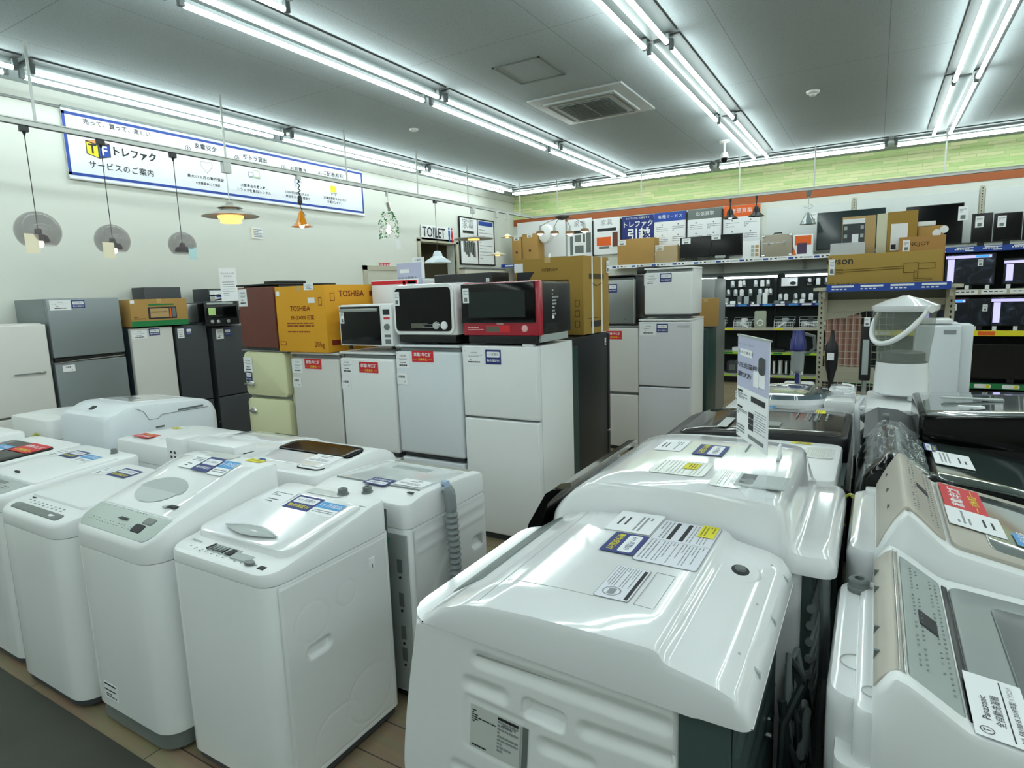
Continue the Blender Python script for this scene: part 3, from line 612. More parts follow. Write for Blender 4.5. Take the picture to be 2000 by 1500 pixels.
def lerp(P, y):
    if y <= P[0][0]: return P[0][1]
    for (a, za), (b, zb) in zip(P, P[1:]):
        if y <= b:
            t = (y-a)/(b-a); return za+(zb-za)*t
    return P[-1][1]
def smooth(P, n=3):
    """rounded version of a profile"""
    for _ in range(n):
        Q = [P[0]]
        for a, b in zip(P, P[1:]): Q += [(a[0]*.75+b[0]*.25, a[1]*.75+b[1]*.25), (a[0]*.25+b[0]*.75, a[1]*.25+b[1]*.75)]
        Q.append(P[-1]); P = Q
    return P
def topcard(root, prof, kind, w, h, x, y, rot=0, off=.002):
    e = (h if abs(rot) % 180 == 0 else w)/2; za, zb = lerp(prof, y-e), lerp(prof, y+e); a = math.degrees(math.atan2(zb-za, 2*e))
    return card(root, kind, w, h, T_(x, y, max((za+zb)/2, lerp(prof, y))+off) @ RX(a) @ RZ(rot))
def wcard(root, prof, kind, w, h, X, Y, rot=0, off=.002):
    q = local(root, (X, Y, 0)); return topcard(root, prof, kind, w, h, q.x, q.y, rot, off)
def putcard(root, prof, kind, w, h, px, py, z, rot=0, off=.002):
    q = local(root, W(px, py, 'Z', z)); q = local(root, W(px, py, 'Z', lerp(prof, q.y))); return topcard(root, prof, kind, w, h, q.x, q.y, rot, off)

def top_loader(label, loc, rz, w, d, prof, zs, body=white, cover=white2, base=dgrey, group=None, zb=.05, rf=.07, ny=14, rear=True, bow=0):
    t = thing('washing_machine', label, 'washing machine', loc, rz, group); P = smooth(prof, 2)
    f = lambda x, y: lerp(P, y)
    MB().slab(-w/2, w/2, 0, d, zb, zs, body, rf, .03, .003, front=(lambda z: bow*(1-abs(z-.5)/.5))).build('cabinet', t)
    MB().slab(-w/2+.008, w/2-.008, .008, d-.008, .02, zb, base, rf, .03, .003).cyl((-w*.36, .07, 0), (-w*.36, .07, .03), .022, black).cyl((w*.36, .07, 0), (w*.36, .07, .03), .022, black).cyl((-w*.36, d-.07, 0), (-w*.36, d-.07, .03), .022, black).cyl((w*.36, d-.07, 0), (w*.36, d-.07, .03), .022, black).build('base', t)
    MB().slab(-w/2+.004, w/2-.004, .004, d-.004, zs-.001, zs+.004, seam, rf-.004, .03, .001).build('seam', t)
    MB().slab(-w/2, w/2, 0, d, zs+.003, f, cover, rf, .04, .016, ny=ny).build('top_cover', t)
    return t, P, f
def part_of(t, name): return [c for c in COL.objects if c.parent == t and c.name.split('.')[0] == name][0]
def on_top(m, P, x0, x1, y0, y1, th, mm, r=.02, off=0, rb=None, edge=.004, ny=8):
    return m.slab(x0, x1, y0, y1, lambda x, y: lerp(P, y)-.002, lambda x, y: lerp(P, y)+th+off, mm, r, r if rb is None else rb, min(edge, th*.9), ny=ny)
def dots(m, P, x0, x1, ys, n, mm, sx=.008, sy=.004, off=.004):
    for y in ys:
        for i in range(n):
            if random.random() < .15: continue
            x = x0+(x1-x0)*(i+.5)/n; a = sx*random.uniform(.5, 1.1); z = lerp(P, y)+off; m.box(x-a/2, x+a/2, y-sy/2, y+sy/2, z-.0005, z+.0008, mm)
def knob(t, P, x, y, r=.02, mm=pgreyd):
    z = lerp(P, y); MB().lathe([(r*1.3, z-.004), (r*1.25, z+.004), (r, z+.006), (r, z+.022), (r*.8, z+.026), (r*.4, z+.026), (r*.35, z+.018), (0, z+.018)], mm, 20, (x, y, 0)).build('water_inlet', t)

# ---- front row of the left island, facing the dark aisle (nearest = right)
t, P, f = top_loader('white top-loading washer with wide glossy lid, nearest machine of the front row', (-1.945, 1.185, 0), 0, .575, .585, [(0, .862), (.1, .874), (.49, .946), (.52, .95), (.585, .95)], .815, bow=.0)
W3 = t
m = MB().slab(-.262, .262, .105, .47, lambda x, y: lerp(P, y)-.002, lambda x, y: lerp(P, y)+.028-.014*((y-.105)/.365), gloss, .05, .02, .008, ny=10); m.build('lid', t)
m = MB(); m.grid(lambda u, v: (-.15+.3*u, .16+.035*math.sin(PI*u)*(2*v-1)-.0, lerp(P, .16)+.0325-.006*math.sin(PI*v)*math.sin(PI*u)), 16, 6, pgrey)
m.tube([(-.15+.3*k/20, .16+.04*math.sin(PI*k/20), lerp(P, .17)+.033) for k in range(21)], .0025, paper, 5); m.build('lid_grip', t)
m = MB(); on_top(m, P, -.1, .05, .045, .09, .0015, pgrey, .004); dots(m, P, -.2, .2, (.03, .04), 12, inkg); m.box(-.11, -.1, .05, .09, lerp(P, .07), lerp(P, .07)+.004, ink)
for k in range(5): m.box(-.095+k*.018, -.087+k*.018, .05, .085, lerp(P, .07), lerp(P, .07)+.004, pgreyd if k < 4 else ink)
m.box(0.0, .03, .048, .088, lerp(P, .07), lerp(P, .07)+.004, ink).box(.04, .13, .04, .085, lerp(P, .06), lerp(P, .06)+.003, pgrey)
m.lathe([(0, .877), (.022, .877), (.024, .87)], pgreyd, 20, (.15, .04, 0), sy=.6); m.text('Hisense', ink, .02, T_(-.2, .075, lerp(P, .075)+.003)); m.box(.2, .23, .03, .05, .866, .8685, ink)
m.build('control_panel', t)
knob(t, P, .08, .545); m = MB(); on_top(m, P, -.27, .27, .478, .482, .002, seam, .001); m.build('lid_hinge_line', t)
wcard(t, P, 'sheet', .15, .11, -2.1, 1.59, 0, .018); wcard(t, P, 'navy', .145, .1, -1.935, 1.585, 0, .018); wcard(t, P, 'blue', .13, .09, -1.795, 1.575, 0, .019); wcard(t, P, 'film', .2, .05, -1.95, 1.71, 0, .002)
# right side panel with pressed shapes, handle recess, small clip
def pill(x, z, cx, cz, hl, hr, ang=0):
    ca, sa = math.cos(ang), math.sin(ang); u = (x-cx)*ca+(z-cz)*sa; v = -(x-cx)*sa+(z-cz)*ca
    return math.hypot(max(0, abs(u)-(hl-hr)), v)-hr
def sstep(d, a=.004): return max(0, min(1, .5-d/(2*a)))
def w3side(y, z):
    d = 0
    for cy, cz, hl, hr in ((.15, .5, .1, .22), (.31, .3, .02, .42)): pass
    e = -.018*sstep(pill(y, z, .19, .52, .055, .024), .004)
    g = abs(pill(y, z, .165, .63, .075, .07))-.002; e -= .003*sstep(g, .004)
    g = abs(pill(y, z, .33, .66, .05, .045))-.002; e -= .003*sstep(g, .004)
    g = abs(pill(y, z, .42, .2, .12, .11))-.002; e -= .003*sstep(g, .004)
    g = abs(pill(y, z, .25, .14, .12, .1))-.002; e -= .003*sstep(g, .004)
    return e
cut(part_of(t, 'cabinet'), MB().box(.25, .4, .07, .53, .09, .78, white))
m = MB(); m.grid(lambda u, v: (.2895+w3side(.04+.52*u, .06+.75*v)+(0 if .01 < u < .99 and .01 < v < .99 else -.004), .04+.52*u, .06+.75*v), 110, 130, white)
m.build('side_panel', t, sharp=60)
MB().box(.288, .2935, .455, .485, .7, .745, paper, .003).box(.29, .294, .468, .472, .705, .72, pgreyd).build('hose_clip', t)
# grounding lug, rear hardware
m = MB(); m.box(-.2, .27, .584, .592, .06, .9, dkmetal); m.build('rear_panel', t)

t, P, f = top_loader('white top-loading washer with grey-green panel and raised back, second of the front row', (-2.545, 1.13, 0), 0, .575, .61, [(0, .862), (.03, .885), (.08, .912), (.14, .935), (.24, .965), (.36, 1.0), (.44, 1.03), (.51, 1.045), (.61, 1.04)], .79, base=pgreyd, zb=.09, rf=.09)
m = MB(); on_top(m, P, -.262, .262, .018, .125, .0015, mat('panel_green_grey', 'b4c0ba', .3), .07, rb=.003); m.build('control_panel', t)
m = MB(); z = lerp(P, .08)+.003; m.box(-.03, .03, .07, .1, z, z+.001, ink); on_top(m, P, .1, .17, .04, .075, .004, ink, .01); on_top(m, P, .12, .19, .078, .11, .004, pgreyd, .01); dots(m, P, -.22, .12, (.045, .055, .12), 16, inkg, .006, .003, .002); m.build('buttons', t)
m = MB(); on_top(m, P, -.255, .255, .128, .5, .004, gloss, .01); m.build('lid', t)
m = MB(); m.grid(lambda u, v: (-.04+.15*math.cos(PI*u), .25+.09*v*math.sin(PI*u), lerp(P, .25+.09*v*math.sin(PI*u))+.0065), 20, 5, pgrey)
m.grid(lambda u, v: (-.04+.13*math.cos(PI*u), .25-.08*v*math.sin(PI*u), lerp(P, .25-.08*v*math.sin(PI*u))+.0066), 20, 4, mat('grip_light', 'b9c0bf', .3)); m.build('lid_window', t)
m = MB(); z = lerp(P, .19)+.006; m.box(.15, .2, .17, .19, z-.004, z+.001, ink).box(.13, .15, .16, .18, z-.004, z, pgrey); m.text('TOSHIBA', inkg, .018, T_(-.2, .56, lerp(P, .56)+.003)); m.build('badge', t)
wcard(t, P, 'sheet', .1, .11, -2.65, 1.585, 0, .006); wcard(t, P, 'navy', .115, .11, -2.535, 1.58, 0, .007); wcard(t, P, 'blue', .1, .11, -2.42, 1.575, 0, .006); wcard(t, P, 'yellow', .1, .04, -2.37, 1.7)
wcard(t, P, 'film', .2, .07, -2.6, 1.69)
m = MB(); m.box(-.17, -.07, -.0012, .0, .13, .2, paper); m.box(-.17, -.08, -.002, 0, .19, .196, ink).box(-.17, -.08, -.002, 0, .165, .17, ink); bars(m, -.04, .04, 0, .02, 2, ink, T_(-.12, -.0012, .135) @ FRONT, .0006); m.build('energy_label', t)

t, P, f = top_loader('white top-loading washer with long dark oval control strip in the front row', (-3.165, 1.1, 0), 0, .6, .6, [(0, .85), (.06, .87), (.2, .885), (.45, .905), (.6, .91)], .79, zb=.05, rf=.09)
m = MB(); on_top(m, P, -.22, .22, .03, .07, .003, pgreyd, .02); z = lerp(P, .05)+.004; m.lathe([(0, z), (.02, z), (.02, z-.003)], paper, 16, (.14, .05, 0), sy=.6); m.build('control_panel', t)
m = MB(); dots(m, P, -.2, .2, (.085, .1), 10, inkg, .012, .006, .002); m.box(-.2, -.17, .115, .12, .878, .881, ink); m.build('buttons', t)
m = MB(); on_top(m, P, -.25, .25, .13, .5, .012, white2, .03); m.build('lid', t); knob(t, P, .2, .57, .018)
wcard(t, P, 'sheet', .09, .09, -3.38, 1.54, 0, .013); wcard(t, P, 'navy', .16, .1, -3.22, 1.56, 0, .014)

t, P, f = top_loader('white top-loading washer with mottled grey control panel in the front row', (-3.8, 1.13, 0), 0, .6, .66, [(0, .87), (.06, .89), (.2, .9), (.5, .925), (.66, .93)], .8, zb=.05, rf=.07)
m = MB(); on_top(m, P, -.26, .26, .02, .15, .003, pgrey, .06, rb=.004); m.build('control_panel', t)
m = MB(); z = lerp(P, .1)+.004; m.box(-.2, .1, .1, .135, z-.003, z+.001, pgreyd); dots(m, P, -.2, .2, (.05, .07, .085), 12, pgreyd, .02, .004, .004); m.build('buttons', t)
m = MB(); on_top(m, P, -.28, .28, .155, .56, .008, white2, .02); m.box(-.05, -.01, .2, .21, .905, .918, ink); m.build('lid', t); knob(t, P, .12, .61, .016)
wcard(t, P, 'sheet', .12, .1, -4.01, 1.6, 0, .009); wcard(t, P, 'navy', .15, .1, -3.86, 1.62, 0, .01); wcard(t, P, 'blue', .14, .1, -3.69, 1.6, 0, .009)

t, P, f = top_loader('white top-loading washer with black glass lid and red sticker, left part of the front row', (-4.43, 1.13, 0), 0, .6, .66, [(0, .88), (.06, .9), (.2, .91), (.5, .925), (.66, .93)], .8, zb=.05)
m = MB(); on_top(m, P, -.27, .27, .06, .52, .008, smoke, .03); m.build('lid', t)
m = MB(); on_top(m, P, -.1, .08, .2, .25, .012, pgreyd, .01); m.build('lid_grip', t)
wcard(t, P, 'red', .24, .14, -4.3, 1.58, 0, .01); wcard(t, P, 'blue', .16, .12, -4.52, 1.5, 0, .01)
t, P, f = top_loader('plain white top-loading washer at the far left edge of the front row', (-5.08, 1.15, 0), 0, .6, .6, [(0, .9), (.06, .92), (.3, .93), (.45, .96), (.6, .96)], .82, zb=.05)
m = MB(); on_top(m, P, -.27, .27, .06, .42, .008, white2, .03); m.build('lid', t); knob(t, P, -.1, .55, .016, ink)

# ---- second row, facing the fridges
t, P, f = top_loader('white top-loading washer with grey corrugated drain hose on its side, facing the fridges', (-1.91, 2.44, 0), PI, .58, .6, [(0, .875), (.06, .9), (.3, .915), (.5, .92), (.54, .905), (.6, .9)], .79, base=black, rf=.05); HW = t
m = MB(); on_top(m, P, -.25, .25, .12, .46, .006, mat('clear_lid', 'd7dddc', .08, coat=.5), .02); m.build('lid', t)
m = MB(); on_top(m, P, -.24, .24, .03, .085, .003, mat('panel_taupe', '9c9c92', .4), .02); m.build('control_panel', t)
m = MB(); on_top(m, P, -.1, .12, .17, .225, .009, pgrey, .006); m.build('lid_grip', t)
m = MB(); on_top(m, P, -.25, .25, .462, .467, .007, seam, .001); m.build('lid_hinge_line', t)
knob(t, P, -.02, .545, .02); wcard(t, P, 'navy', .13, .085, -1.9, 1.985, 0, .008); putcard(t, P, 'sheet', .16, .09, 808, 947, .915, 0, .008)
m = MB(); m.box(-.25, -.22, .5, .515, .92, .9225, ink); m.build('badge', t)
# pressed side (local x = -w/2 faces +X) 
def hside(y, z):
    e = 0
    for cz in (.74, .68): e += .004*sstep(pill(y, z, .3, cz, .26, .012), .01)
    e += .004*sstep(pill(y, z, .36, .35, .12, .3), .012); e -= .022*sstep(pill(y, z, .1, .56, .05, .026), .005); return e
cut(part_of(t, 'cabinet'), MB().box(-.4, -.25, .06, .55, .1, .74, white))
m = MB(); m.grid(lambda u, v: (-.2925-hside(.03+.54*u, .07+.71*v), .03+.54*u, .07+.71*v), 80, 100, white); m.build('side_panel', t, sharp=60)
m = MB(); q0 = local(t, W(872, 948, 'X', -1.6)); hp = [(q0.x, q0.y, .905), (q0.x-.012, q0.y, .89)]
for k in range(60):
    u = k/59; hp.append((-.325-.01*math.sin(u*3), q0.y-.02*math.sin(u*2.6)+.03*u, .88-.8*u))
m.tube(hp, .03, rubber, 12, rf=lambda i: .026 if i < 8 else (.031 if i % 2 else .0235)); m.build('drain_hose', t, sharp=15)
MB().tube([(q0.x+.02, q0.y, .925), (q0.x, q0.y, .93), (q0.x-.01, q0.y, .9)], .016, mat('hose_cuff', '9fb3cc', .5)).build('hose_hook', t)
m = MB(); m.tube([(-.18, .61, .75), (-.18, .64, .7), (-.16, .625, .66), (-.15, .61, .72)], .012, green, 8).tube([(-.17, .615, .78), (-.17, .63, .72)], .008, paper); m.build('power_plug', t)
m = MB(); m.box(-.28, .28, .599, .606, .06, .77, mat('rear_steel', 'b9c0bf', .4, metal=.3))
for z in (.6, .45, .3, .2): m.box(-.25, -.225, .606, .609, z, z+.06, pgreyd).cyl((-.237, .606, z-.02), (-.237, .61, z-.02), .006, ink)
m.build('rear_panel', t)

t, P, f = top_loader('white top-loading washer with curved black window lid and blue inlet cap, facing the fridges', (-2.53, 2.52, 0), PI, .6, .62, [(0, .85), (.08, .93), (.2, .965), (.35, .95), (.5, .935), (.62, .93)], .78, rf=.08)
m = MB(); m.slab(-.27, .27, .22, .37, lambda x, y: lerp(P, y)-.002, lambda x, y: lerp(P, y)+.01, smoke, .13, .02, .004, ncol=10); m.build('lid_window', t)
m = MB(); on_top(m, P, -.26, .26, .375, .52, .005, gloss, .02); m.build('lid', t); knob(t, P, .13, .58, .022, mat('inlet_blue', '3a5f9a', .4))
m = MB(); z = lerp(P, .54)+.006; m.prism([(x-.17, y+.5) for x, y in rrect(.17, .11, .03)], ink, z-.006, z-.0005, 'z').prism([(x-.17, y+.5) for x, y in rrect(.16, .1, .028)], paper, z-.004, z, 'z'); bars(m, -.07, .07, -.03, .03, 4, inkg, T_(-.17, .5, z), .0006); m.build('instruction_label', t)
putcard(t, P, 'blue', .13, .07, 652, 885, .95, 0, .007); putcard(t, P, 'sheet', .18, .1, 632, 898, .94, 0, .006)

t, P, f = top_loader('white washer-dryer with wavy side line and tall vent tower at its back, facing the fridges', (-3.15, 2.62, 0), PI, .58, .68, [(0, .86), (.1, .91), (.25, .94), (.38, .93), (.5, .965), (.68, .975)], .79, rf=.1)
m = MB(); m.slab(-.25, .25, .03, .34, lambda x, y: lerp(P, y)-.002, lambda x, y: lerp(P, y)+.007, gloss, .08, .03, .004); m.build('lid', t)
m = MB(); on_top(m, P, -.12, .1, .1, .14, .009, ink, .01); on_top(m, P, -.2, -.1, .06, .11, .009, pgrey, .01); m.build('lid_grip', t)
m = MB(); m.box(.14, .29, .6, .72, .74, 1.01, white2, .012)
for r_ in range(6):
    for c_ in range(2): m.box(.2+c_*.035, .216+c_*.035, .7195, .7215, .78+r_*.028, .794+r_*.028, ink)
m.build('vent_tower', t)
m = MB(); m.box(-.29, .13, .55, .69, .93, 1.0, white2, .02); m.build('rear_cover', t)
t, P, f = top_loader('white top-loading washer with red sticker left of the vent tower machine', (-3.82, 2.58, 0), PI, .6, .62, [(0, .86), (.08, .9), (.3, .92), (.62, .925)], .8)
m = MB(); on_top(m, P, -.27, .27, .05, .5, .006, white2, .03); m.build('lid', t); putcard(t, P, 'red', .18, .09, 286, 853, .925, 0, .008); putcard(t, P, 'yellow', .08, .05, 345, 838, .925, 0, .008)
m = MB(); m.tube([(.1, .63, .8), (.1, .67, .78), (.12, .68, .72), (.13, .64, .66)], .014, dkmetal).tube([(.14, .63, .8), (.14, .67, .77), (.13, .67, .7)], .014, dkmetal); m.build('power_plug', t)
MB().lathe([(0, .93), (.02, .93), (.022, .925)], pgrey, 16, (.18, .54, 0)).build('water_inlet', t)
# drum washer, side on
t = thing('washing_machine', 'large white front-loading drum washer side on, behind the left rows', 'washing machine', (-4.62, 2.82, 0), PI)
DP = smooth([(0, .93), (.05, 1.02), (.12, 1.05), (.3, 1.065), (.55, 1.085), (.66, 1.09), (.72, 1.06), (.74, 1.05), (.8, 1.04)], 2)
MB().slab(-.32, .32, 0, .68, .06, .8, whitec, .08, .03, .01).slab(-.3, .3, .02, .66, 0, .06, dgrey, .08, .03, .003).build('cabinet', t)
MB().slab(-.325, .325, 0, .82, .8, lambda x, y: lerp(DP, y), whitec, .09, .06, .04, ny=16).build('top_cover', t)
m = MB(); m.tube([(-.3255, .62, 1.06), (-.3265, .57, 1.03), (-.3265, .54, .97), (-.3265, .48, .965), (-.3265, .45, .99), (-.3265, .1, .985)], .002, pgreyd, 5)
m.box(-.33, -.325, .14, .33, .995, 1.008, pgreyd).box(-.329, -.325, .44, .5, .9, .912, pgreyd).cyl((-.325, .02, .85), (-.331, .02, .85), .006, ink); m.build('side_trim', t)
m = MB(); on_top(m, DP, -.2, .28, .2, .56, .004, gloss, .02); on_top(m, DP, .0, .2, .4, .44, .006, pgreyd, .005); m.build('top_panel', t)
m = MB(); on_top(m, DP, .0, .06, .7, .74, .004, ink, .01); m.build('water_inlet', t)
m = MB(); lfm = mat('yellow_green_plug', 'a5a83a', .5); m.tube([(-.22, .72, .8), (-.22, .75, .77), (-.21, .74, .68)], .018, lfm).tube([(-.25, .72, .8), (-.25, .745, .74), (-.24, .73, .68)], .014, lfm); m.build('grounding_wire', t)
t, P, f = top_loader('white top-loading washer left of the large drum washer', (-5.42, 2.64, 0), PI, .62, .64, [(0, .86), (.08, .92), (.3, .95), (.64, .95)], .8)
m = MB(); on_top(m, P, -.28, .28, .05, .5, .006, white2, .03); on_top(m, P, -.2, -.02, .12, .2, .01, pgreyd, .01); m.build('lid', t)
m = MB(); m.tube([(-.15, .65, .84), (-.15, .68, .82), (-.14, .67, .74)], .02, lfm); m.build('grounding_wire', t)
# ================================================= right island, left column: drum machines facing the fridges side (-X)
HR = -PI/2
# ---- nearest drum washer
t = thing('washing_machine', 'big white drum washer nearest the camera with blue guarantee sticker on top', 'washing machine', (-1.055, 1.4, 0), HR); H1 = t
HP = smooth([(0, .93), (.07, .99), (.16, 1.045), (.3, 1.066), (.66, 1.069), (.702, 1.066), (.716, 1.044), (.74, 1.04), (.855, 1.02), (.89, .985), (.9, .965)], 1)
hf0 = 0
hf = lambda z: (.1*max(0, (z-.55)/.5)**1.3) if z > .55 else .1*((.55-z)/.55)**2*.4
HPe = [(y+hf(z)*(1-y/.9), z) for y, z in HP]
MB().slab(-.326, .326, 0, .77, .07, lambda x, y: .972-.035*y, white2, .1, .02, .002, ny=14, front=hf).slab(-.3, .3, .03, .72, 0, .07, dgrey, .08, .03, .003).build('cabinet', t)
MB().slab(-.34, .34, 0, .9, lambda x, y: .975-.035*y if y < .79 else .95, lambda x, y: lerp(HP, y), gloss, .1, .025, .02, ny=70, front=hf).build('top_cover', t)
m = MB(); on_top(m, HPe, -.32, .32, .3, .3025, .0008, pgrey, .001); on_top(m, HPe, .2, .2025, .31, .6, .0008, pgrey, .001); m.build('panel_lines', t)
m = MB(); on_top(m, HPe, -.3, .2, .13, .225, .003, mat('panel_glass_grey', '727d7a', .3), .02); m.build('control_panel', t)
m = MB(); m.text('HITACHI', inkg, .022, T_(.27, .2, lerp(HPe, .2)+.002) @ RX(20)); m.build('badge', t, smooth=False)
# near side pressed panel (local +x)
def rbox(y, z, cy, cz, hy, hz, r, ang):
    ca, sa = math.cos(ang), math.sin(ang); u = (y-cy)*ca+(z-cz)*sa; v = -(y-cy)*sa+(z-cz)*ca
    qx, qz = abs(u)-hy+r, abs(v)-hz+r
    return math.hypot(max(qx, 0), max(qz, 0))+min(max(qx, qz), 0)-r
def loc1(px, py):
    q = local(H1, W(px, py, 'Y', 1.06)); return q.y, q.z
def h1side(y, z):
    e = 0
    for a, b, hr in GR: 
        cy, cz = (a[0]+b[0])/2, (a[1]+b[1])/2; L = math.hypot(b[0]-a[0], b[1]-a[1])/2; e -= .009*sstep(pill(y, z, cy, cz, L+hr*.5, hr, math.atan2(b[1]-a[1], b[0]-a[0])), .01)
    e -= .022*sstep(rbox(y, z, *HC, .05, .021, .01, HA), .004)
    e -= .003*sstep(rbox(y, z, *LC, .085, .07, .01, HA), .005)
    return e
GR = [(loc1(925, 1290), loc1(1300, 1425), .014), (loc1(908, 1337), loc1(980, 1365), .014), (loc1(1135, 1430), loc1(1330, 1500), .014), (loc1(1055, 1460), loc1(1150, 1500), .014), (loc1(885, 1500), loc1(1000, 1560), .014), (loc1(1060, 1560), loc1(1330, 1640), .014)]
HC = loc1(1058, 1402); HA = math.atan2(loc1(1100, 1420)[1]-loc1(1015, 1382)[1], loc1(1100, 1420)[0]-loc1(1015, 1382)[0]); LC = loc1(962, 1437)
def sidept(u, v):
    z = .1+.86*v; y0 = .05+hf(z)*.92; y = y0+(.76-y0)*u; z = .1+(.86+.006*(1-u))*v; e = .326+.006+h1side(y, z)
    if not (.004 < u < .996 and .004 < v < .996): e = .325
    return (e, y, z)
MB().grid(sidept, 170, 190, white2).build('side_panel', t, sharp=75)
cut(part_of(t, 'cabinet'), MB().prism([(.1+hf(z)*.9, z) for z in (.13, .3, .5, .7, .85, .92)]+[(.752, .92), (.752, .13)], white2, .29, .4, 'x'))
# rating plate on the side
Mp = T_(.3316, LC[0]+.008, LC[1]-.004) @ RZ(90) @ RX(90) @ RZ(math.degrees(HA))
m = MB(); m.box(-.075, .06, -.058, .055, 0, .0012, mat('plate', 'c9cdc8', .5), M=Mp); bars(m, -.07, -.005, .01, .045, 6, ink, Mp, .0018, .5, 1); bars(m, 0, .055, -.04, .045, 9, inkg, Mp, .0018, .6); m.box(.0, .055, .045, .052, 0, .0018, ink, M=Mp).box(.066, .08, -.06, .055, 0, .0018, pgreyd, M=Mp); m.text('HITACHI', ink, .01, Mp @ T_(.03, .035, .002)); bars(m, -.07, -.03, -.055, -.045, 1, ink, Mp, .0018); m.build('rating_plate', t, smooth=False, merge=False)
# dark steel back with horizontal ribs (faces +X)
def backpt(u, v):
    x = -.31+.62*u; z = .1+.83*v; e = 0
    for k in range(9):
        c = .16+k*.085; e += .009*max(0, 1-abs(z-c)/.026)**.6 if abs(z-c) < .026 and abs(x) < .27 else 0
    return (x, .862+e*.8, z)
MB().grid(backpt, 40, 160, dkmetal).box(-.326, .326, .765, .8605, .08, .95, dkmetal).build('back_panel', t, sharp=70)
m = MB()
for x in (-.2, .18): m.box(x-.07, x+.03, .872, .876, .86, .955, white2, .01)
for x, z in ((.1, .6), (.02, .35), (-.12, .62)): m.cyl((x, .865, z), (x, .88, z), .007, chrome).tube([(x-.02, .875, z+.03), (x, .88, z+.045), (x+.02, .875, z+.06)], .004, chrome, 6)
m.build('back_fittings', t)
# water inlet
q = local(t, W(1445, 1128, 'Z', 1.013)); z = 1.013
z = lerp(HP, q.y); Mi = T_(q.x, q.y, z) @ RX(-10); MB().lathe([(.074, -.002), (.066, .002), (.056, .001), (.028, .001)], mat('inlet_well', 'cdd3d3', .3), 32, sy=.75, M=Mi).lathe([(.0, .004), (.026, .004), (.032, .001)], ink, 24, sy=.75, M=Mi).lathe([(0, .01), (.012, .01), (.014, .004)], pgreyd, 20, M=Mi).build('water_inlet', t)
m = MB()
for x in (-.25, -.02, .2): m.prism([(.85, 1.02), (.893, .987), (.893, .975), (.85, 1.0)], pgrey, x-.004, x+.004, 'x')
m.build('deck_ribs', t)
wcard(t, HPe, 'sheet', .16, .135, -.58, 1.66); wcard(t, HPe, 'navy', .135, .095, -.555, 1.5, 0, .0035)
wcard(t, HPe, 'manual', .3, .165, -.425, 1.565, 0, .0012); wcard(t, HPe, 'yellow', .085, .045, -.372, 1.67, 0, .0035); wcard(t, HPe, 'notice', .17, .085, -.48, 1.285, 0, .0012)
m = MB(); m.tube([(.03, .63, 1.0697), (.2, .63, 1.0697), (.2, .675, 1.0685), (.03, .675, 1.0685), (.03, .63, 1.0697)], .0006, inkg, 4); m.build('cover_outline', t)
# ---- second drum washer with black door edge
t = thing('washing_machine', 'tall white drum washer-dryer with black door edge, second machine carrying the tall sign', 'washing machine', (-1.04, 2.12, 0), HR); H2 = t
QP = smooth([(0, 1.0), (.05, 1.06), (.13, 1.13), (.22, 1.155), (.55, 1.16), (.78, 1.155), (.825, 1.14), (.85, 1.04), (.865, 1.018), (.9, 1.015), (.96, 1.02), (.985, 1.0)], 2)
qf = lambda z: .13*max(0, (z-.5)/.65)**1.2
QPe = [(y+qf(z)*(1-max(0, y-.02)/.965), z) for y, z in QP]
MB().slab(-.35, .35, .02, .9, .07, .95, white, .06, .03, .004, front=qf).slab(-.33, .33, .05, .85, 0, .07, dgrey, .06, .03, .003).build('cabinet', t)
MB().slab(-.36, .36, .02, .985, .955, lambda x, y: lerp(QP, y), gloss, .07, .04, .03, ny=70, front=qf).build('top_cover', t)
m = MB(); m.prism([(-.03, .3), (.0, .8), (.03, .95), (.1, 1.07), (.13, 1.09), (.16, 1.09), (.11, 1.04), (.08, .95), (.05, .8), (.02, .3)], glossb, -.345, .345, 'x'); m.build('door', t)
m = MB(); m.prism([(.128, 1.09), (.15, 1.108), (.19, 1.118), (.19, 1.1), (.15, 1.088)], mat('door_top_bronze', '5e5a4c', .15, coat=.6), -.34, .33, 'x'); m.build('door_trim', t)
m = MB(); zt = 1.161
for x0, x1, y0, y1 in ((.14, .27, .7, .84), ): m.box(x0, x1, y0, y1, zt-.001, zt+.0015, pgrey).box(x0+.008, x1-.008, y0+.008, y1-.008, zt, zt+.002, mat('tray_grey', 'b2b8b8', .4)).prism([(y0+.008, zt+.0025), (y0+.05, zt+.0025), (y0+.03, zt+.003)], ink, x0+.01, x1-.02, 'x')
m.build('detergent_drawer', t)
m = MB(); m.tube([(-.125, .78, zt-.004), (-.125, .78, zt+.03), (-.115, .78, zt+.042), (-.09, .78, zt+.042), (-.08, .78, zt+.03), (-.08, .78, zt-.004)], .004, paper, 8).box(-.14, -.06, .775, .785, zt-.006, zt+.002, pgrey).box(-.3, -.14, .66, .665, zt-.002, zt+.001, ink); m.build('filter_cap', t)
wcard(t, QPe, 'sheet', .17, .1, -.64, 2.26); wcard(t, QPe, 'navy', .15, .105, -.49, 2.225, 0, .003); wcard(t, QPe, 'film', .17, .18, -.53, 1.97); wcard(t, QPe, 'yellow', .07, .045, -.5, 1.99, 0, .004); wcard(t, QPe, 'film', .19, .095, -.365, 1.915)
m = MB(); m.box(-.33, .33, .9, .925, .1, .95, dkmetal)
for k in range(7): m.tube([(-.2, .93, .85-k*.05), (.0, .935, .85-k*.05), (.2, .93, .85-k*.05), (.34, .925, .85-k*.05)], .012, rubber)
m.tube([(.3, .9, .98), (.3, .95, .96), (.3, .96, .8), (.24, .96, .6), (.3, .955, .5), (.28, .95, .2)], .014, rubber); m.build('back_hoses', t)
